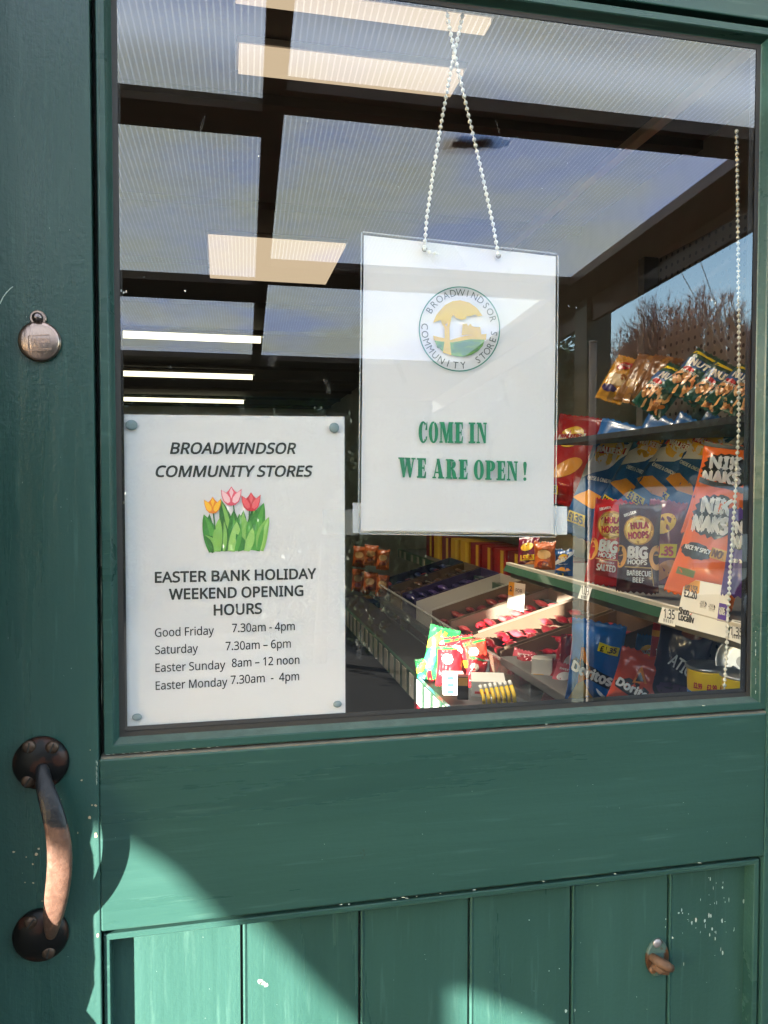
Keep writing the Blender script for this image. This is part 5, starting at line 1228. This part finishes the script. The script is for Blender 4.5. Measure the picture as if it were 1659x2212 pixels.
# hanging card with a yellow top
c = [(1100, 1256), (1135, 1262), (1131, 1322), (1096, 1312)]; pc2 = onx(.99); b = MB(); poly_px(b, c, pc2, NX, 0, 0); o = props(b.build('promotion_card', CARD, None), 'small white promotion card with a yellow corner below the end of the green rail', 'card')
b = MB(); poly_px(b, [(1100, 1256), (1112, 1258), (1110, 1288), (1098, 1284)], pc2, NX, 0, .001); b.build('price_flash', flat(224, 160, 40), o)
b = MB(); text_px(b, '2', (1102, 1276), (1107, 1277), 10, pc2, NX, 0, .08, lift=.0015); text_px(b, 'FOR', (1115, 1278), (1129, 1281), 7, pc2, NX, 0, .05, lift=.0015); b.build('lettering', DK, o)

# ---- stepped confectionery display below it
deck = thing('sweet_display', 'stepped confectionery display with a clear plastic lip and a green ticket rail', 'display stand', (.85, 1.7, 0))
D0 = PX(905, 1464, .645); D1 = PX(990, 1532, .645); zd = (D0.z + D1.z) / 2 - .02
yd0, yd1 = .95, 3.1
b = MB(); b.box(.65, .80, yd0, yd1, zd - .03, zd); b.build('shelf', SHELFD, deck)
b = MB(); b.box(.80, 1.44, yd0 - .1, yd1, zd + .03, zd + .05); b.build('shelf', SHELFD, deck)
b = MB(); b.box(.645, .655, yd0, yd1, .1, zd - .065); b.build('front_board', mat('dark board', (.02, .018, .018), .6), deck)
b = MB(); b.box(.643, .645, 1.18, 1.42, zd - .3, zd - .068); b.build('front_poster', flat(190, 30, 50), deck)
b = MB(); b.box(.640, .650, yd0, yd1, zd - .065, zd + .012); b.build('price_rail', GRAIL, deck)
for i in range(24):
    y = yd0 + .02 + i * .088; b = MB(); b.box(.6375, .6390, y, y + .05, zd - .06, zd + .008); b.build('price_ticket', CARD if i < 6 else DIMC, deck)
L0 = PX(940, 1338, .79); L1 = PX(1172, 1482, .79)
b = MB(); b.box(.789, .792, L1.y - .12, L0.y + .9, zd + .0, (L0.z + L1.z) / 2); b.build('clear_lip', ACRYL, deck)
b = MB(); b.box(.786, .795, L1.y - .12, L0.y + .9, (L0.z + L1.z) / 2, (L0.z + L1.z) / 2 + .004); b.build('lip_edge', film_mat('bright plastic edge', .6, (.6, .6, .56)), deck)
# open cartons of wrapped bars
CARTON = mat('brown carton', (.15, .095, .058), .8, var=.15)
cartc = [CARTON, CARTON, flat(128, 112, 98), CARTON, flat(190, 186, 180), flat(64, 50, 90), CARTON, flat(40, 44, 70)]
barc = [[(176, 30, 50), (196, 50, 60), (160, 24, 40)], [(170, 30, 44), (210, 70, 80)], [(190, 40, 50), (220, 90, 90)], [(150, 60, 50), (120, 40, 40)], [(210, 204, 196)], [(70, 50, 110), (50, 40, 90)], [(60, 40, 30), (90, 60, 40)], [(40, 50, 90), (120, 40, 44)]]
proto_bar = {}
cwords = ['brown carton of red wrapped bars nearest the glass', 'second brown carton of red wrapped bars from the glass', 'cream carton of red wrapped bars, third from the glass', 'brown carton with dull red bars, fourth from the glass', 'white carton lying flat on the sweet display',
          'purple carton of purple bars on the sweet display', 'plain brown carton of brown bars on the sweet display', 'dark blue carton furthest along the sweet display']
for i in range(8):
    y0 = .98 + i * .225; z0 = zd + .051; x0, x1 = .82, 1.16; tilt = .10
    t = thing('sweet_carton', cwords[i], 'carton', (.99, y0 + .1, z0), 'open cartons of sweets')
    b = MB(); hh = .07; th = .004
    def zz(x): return z0 + tilt * (x - x0) / (x1 - x0)
    for (xa, xb, ya, yb_) in ((x0, x1, y0, y0 + th), (x0, x1, y0 + .2, y0 + .2 + th), (x0, x0 + th, y0 + th, y0 + .2), (x1 - th, x1, y0 + th, y0 + .2)):
        b.add([(x, y, zz(x) + d) for d in (0, hh if xa > x0 + .1 or xb - xa > .1 else hh * .7) for x, y in ((xa, ya), (xb, ya), (xb, yb_), (xa, yb_))], [(0, 3, 2, 1), (4, 5, 6, 7), (0, 1, 5, 4), (1, 2, 6, 5), (2, 3, 7, 6), (3, 0, 4, 7)])
    b.add([(x, y, zz(x) + .001) for x, y in ((x0, y0), (x1, y0), (x1, y0 + .2), (x0, y0 + .2))], [(0, 1, 2, 3)]); b.build('carton', cartc[i], t)
    if i == 4: continue
    for r_ in range(2):
        for q in range(7):
            cc = random.choice(barc[i]); xx = x0 + .03 + q * .044
            B = Vector((xx, y0 + .02 + r_ * .09, zz(xx) + .042 + random.uniform(-.006, .008)))
            if cc not in proto_bar:
                bb = MB(); n = 9
                for a in range(n + 1):
                    u = a / n; rad = .0165 * (math.sin(math.pi * min(max((u - .1) / .8, 0), 1)) ** .4 if .1 < u < .9 else .12)
                    for k in range(10): bb.v.append(Vector((rad * math.cos(k * .628) if .1 < u < .9 else .014 * math.cos(k * .628), u * .085, rad * .6 * math.sin(k * .628))))
                for a in range(n):
                    for k in range(10): bb.f.append([a * 10 + k, a * 10 + (k + 1) % 10, a * 10 + 10 + (k + 1) % 10, a * 10 + 10 + k]); bb.m.append(0)
                o = bb.build('wrapped_bar', wrap(*cc), None, smooth=True); proto_bar[cc] = o
            else:
                o = proto_bar[cc].copy(); COL.objects.link(o)
            o.location = B; o.rotation_euler = (random.uniform(-.15, .15), random.uniform(-.4, .4), random.uniform(-.2, .2))
            nm = 'red' if cc[0] > 140 and cc[1] < 100 else 'purple' if cc[2] > 85 and cc[0] < 100 else 'brown'
            props(o, '%s wrapped bar lying in the %s' % (nm, cwords[i].replace(' of red wrapped bars', '').replace(' of purple bars', '').replace(' of brown bars', '').replace(' with dull red bars', '')), 'sweet', 'wrapped bars in the cartons')
for i, (x, y, X, wq, hq, yw, rl, lab) in enumerate(((1120, 1462, .83, 48, 60, -24, 14, 'pink packet leaning against the clear lip, leftmost of the pink ones'), (1146, 1478, .825, 48, 62, -30, -10, 'pink packet slumped beside the white and orange carton'), (1204, 1500, .815, 50, 70, -30, 18, 'pink packet lowest of the pink ones, next to the bright blue packet'), (1216, 1452, .90, 46, 60, -36, 8, 'dark pink packet behind the others near the blue packet'), (1160, 1440, .95, 44, 50, -30, -14, 'dark pink packet at the back of the pink heap'))):
    packet_px('rp%d' % (i % 2), A_RP if i % 2 else ((196, 84, 96), [('p', (236, 226, 220), ell(0, .6, .32, .14, .3)), ('p', (150, 40, 60), rag(0, .28, .3, .1, 18, 3)), ('t', (240, 236, 230), 'SWEETS', 0, .82, .6, .06, .1, .06)]), x, y, X, wq, hq, lab, yw, 16, rl, name='sweet_bag', cat='sweet bag', group='pink packets heaped behind the clear lip')
# sunlit small goods along the green ticket rail
def goods(name, lab, cat, px, py, X, wpx, hpx, dep, col, extra=None, yaw=0):
    B = PX(px, py, X); B.z = max(B.z, zd + .001); d = depth(B); w_ = wpx * d / FPX; h_ = hpx * d / FPX
    t = thing(name, lab, cat, B, 'sunlit goods on the sweet display', rot=Matrix.Rotation(R(yaw), 4, 'Z'))
    b = MB(); b.box(-w_ / 2, w_ / 2, 0, dep, 0, h_); b.build('box', flat(*col), t, bevel=.0015, local=True)
    for (n_, cl, u0, u1, v0, v1) in (extra or []):
        b = MB(); b.box(u0 * w_, u1 * w_, -.0012, 0, v0 * h_, v1 * h_); b.build(n_, flat(*cl), t, local=True)
    return t
A_G1 = ((44, 130, 70), [('p', (226, 210, 60), [(-.5, .55), (-.2, .6), (.1, .9), (-.1, .95), (-.5, .7)]), ('p', (60, 170, 190), rag(-.3, .35, .2, .25, 14, 2)), ('p', (206, 40, 50), rag(.2, .45, .22, .25, 16, 5)), ('p', WHT, rag(.1, .75, .12, .08, 12, 7))])
A_G2 = ((206, 36, 44), [('p', (236, 226, 214), rag(-.1, .65, .25, .14, 14, 2)), ('p', (226, 160, 40), rag(.15, .3, .25, .1, 14, 5)), ('p', (40, 120, 60), [(-.5, .86), (.5, .9), (.5, .96), (-.5, .94)])])
Q('g1', A_G1, 940, 1468, .69, 70, 112, 'green and blue sweet bag curling at the left of the sunlit goods', -14, 12, 12, cat='sweet bag', name='sweet_bag', group='sunlit goods on the sweet display')
Q('g2', A_G2, 968, 1482, .685, 60, 92, 'red sweet bag in the sun behind the white boxes', -14, 10, 4, cat='sweet bag', name='sweet_bag', group='sunlit goods on the sweet display')
Q('g2', A_G2, 1000, 1462, .73, 60, 90, 'red sweet bag standing further right in the sun', -20, 12, -8, cat='sweet bag', name='sweet_bag', group='sunlit goods on the sweet display')
Q('g1', A_G1, 925, 1490, .672, 44, 70, 'small green and blue sweet bag at the very front of the sunlit rail', -10, 10, -6, cat='sweet bag', name='sweet_bag', group='sunlit goods on the sweet display')
Q('g2', A_G2, 1022, 1486, .715, 46, 70, 'small red sweet bag beside the black and tan carton', -24, 12, 10, cat='sweet bag', name='sweet_bag', group='sunlit goods on the sweet display')
Q('g3', ((190, 60, 44), A_G2[1]), 1040, 1456, .75, 50, 72, 'orange red sweet bag leaning on the clear lip', -20, 14, -14, cat='sweet bag', name='sweet_bag', group='sunlit goods on the sweet display')
for i, (y, lab) in enumerate(((1502, 'white carton with a blue label, lowest of its sunlit stack'), (1487, 'white carton with a blue label in the middle of its sunlit stack'), (1472, 'white carton with a blue label on top of its sunlit stack'))):
    B = PX(980, 1505, .675); goods('small_carton', lab, 'carton', 980, y, .675, 46, 13, .05, (236, 236, 232), [('label', (60, 130, 200), -.3, .0, .25, .8)], -14)
goods('small_carton', 'black and tan carton standing at the front of the sunlit goods', 'carton', 1000, 1512, .665, 24, 50, .03, (50, 44, 40), [('label', (196, 150, 84), -.42, .42, .62, .96)], -18)
goods('small_carton', 'large white carton behind the yellow and white sticks', 'carton', 1055, 1506, .70, 74, 34, .09, (234, 232, 226), [('label', (210, 90, 90), -.4, .1, .2, .35)], -18)
goods('small_carton', 'grey white blister card leaning near the clear lip', 'carton', 1042, 1478, .74, 30, 52, .02, (150, 156, 160), [('label', (226, 226, 226), -.3, .3, .4, .9)], -24)
goods('small_carton', 'white and orange carton standing at the end of the clear lip', 'carton', 1170, 1478, .80, 44, 54, .04, (226, 220, 206), [('label', (230, 170, 60), -.4, .1, .05, .4)], -30)
st = None
for i in range(7):
    B = PX(1046 + i * 11, 1524 - i * .8, .665); B.z = max(B.z, zd + .001)
    if st is None:
        st = MB(); st.tube([(0, 0, 0), (0, .004, .016), (0, .02, .03)], .0042, 8, 0); st.tube([(0, .0202, .03), (0, .03, .037)], .0043, 8, 1); st = st.build('sweet_stick', [flat(238, 200, 60), flat(240, 238, 230)], None, smooth=True); o = st
    else: o = st.copy(); COL.objects.link(o)
    o.location = B; props(o, 'yellow and white stick in the row along the sunlit green ticket rail', 'sweet', 'yellow and white sticks')
# ---- dim goods down the aisle on the left
for i, (x, y, hq, wq) in enumerate(((775, 1225, 46, 30), (800, 1222, 46, 30), (826, 1230, 44, 28), (772, 1278, 50, 30), (798, 1284, 50, 30), (824, 1290, 46, 28))):
    Q('or', A_OR, x, y, .80, wq, hq, 'dim orange packet hanging in %s' % ['the upper row beside the notice', 'the middle of the upper row', 'the far end of the upper row', 'the lower row beside the notice', 'the middle of the lower row', 'the far end of the lower row'][i], -20, 0, 4, group='dim orange packets down the aisle')
Q('gw', ((190, 206, 180), [('p', (60, 130, 80), rag(.2, .6, .25, .25, 14, 2))]), 838, 1332, .82, 40, 36, 'pale green packet lying below the dim orange packets', -20, 20, 20, group='dim orange packets down the aisle')
low = thing('shelf_unit', 'low dim shelf run down the aisle behind the opening hours notice', 'shelf unit', (1.0, 3.0, 0))
G0 = PX(790, 1388, .88); G1 = PX(926, 1492, .90); zl_ = (G0.z + G1.z) / 2
b = MB(); b.box(.90, 1.44, G1.y - .6, G0.y + 1.5, zl_ - .02, zl_); b.build('shelf', SHELFD, low)
b = MB(); b.box(.885, .90, G1.y - .6, G0.y + 1.5, zl_ - .05, zl_ + .004); b.build('price_rail', GRAIL, low)
b = MB(); b.box(.93, .95, G1.y - .6, G0.y + 1.5, .05, zl_ - .05); b.build('front_board', flat(60, 50, 44), low)
for i in range(14):
    y = G1.y - .5 + i * .17; b = MB(); b.box(.8825, .884, y, y + .06, zl_ - .046, zl_); b.build('price_ticket', DIMC, low)
cols = [(60, 50, 110), (140, 40, 44), (40, 60, 90), (150, 110, 50), (60, 90, 60), (120, 50, 60), (180, 170, 150), (90, 40, 30)]
names = ['purple', 'dark red', 'navy', 'mustard', 'green', 'plum', 'cream', 'brown']
for i in range(12):
    y = G1.y - .45 + i * .2; k = i % 8
    t = thing('snack_box', '%s box on the low dim shelf, %s' % (names[k], 'nearer half' if i < 8 else 'far half'), 'box', (1.05, y + .08, zl_), 'boxes on the low dim shelf')
    b = MB(); b.box(.95, 1.15, y, y + .16, zl_ + .001, zl_ + random.uniform(.1, .2)); b.build('carton', flat(*cols[k]), t, bevel=.003)
    b = MB(); b.box(.9485, .95, y + .03, y + .12, zl_ + .03, zl_ + .07); b.build('label_band', flat(210, 200, 180), t)
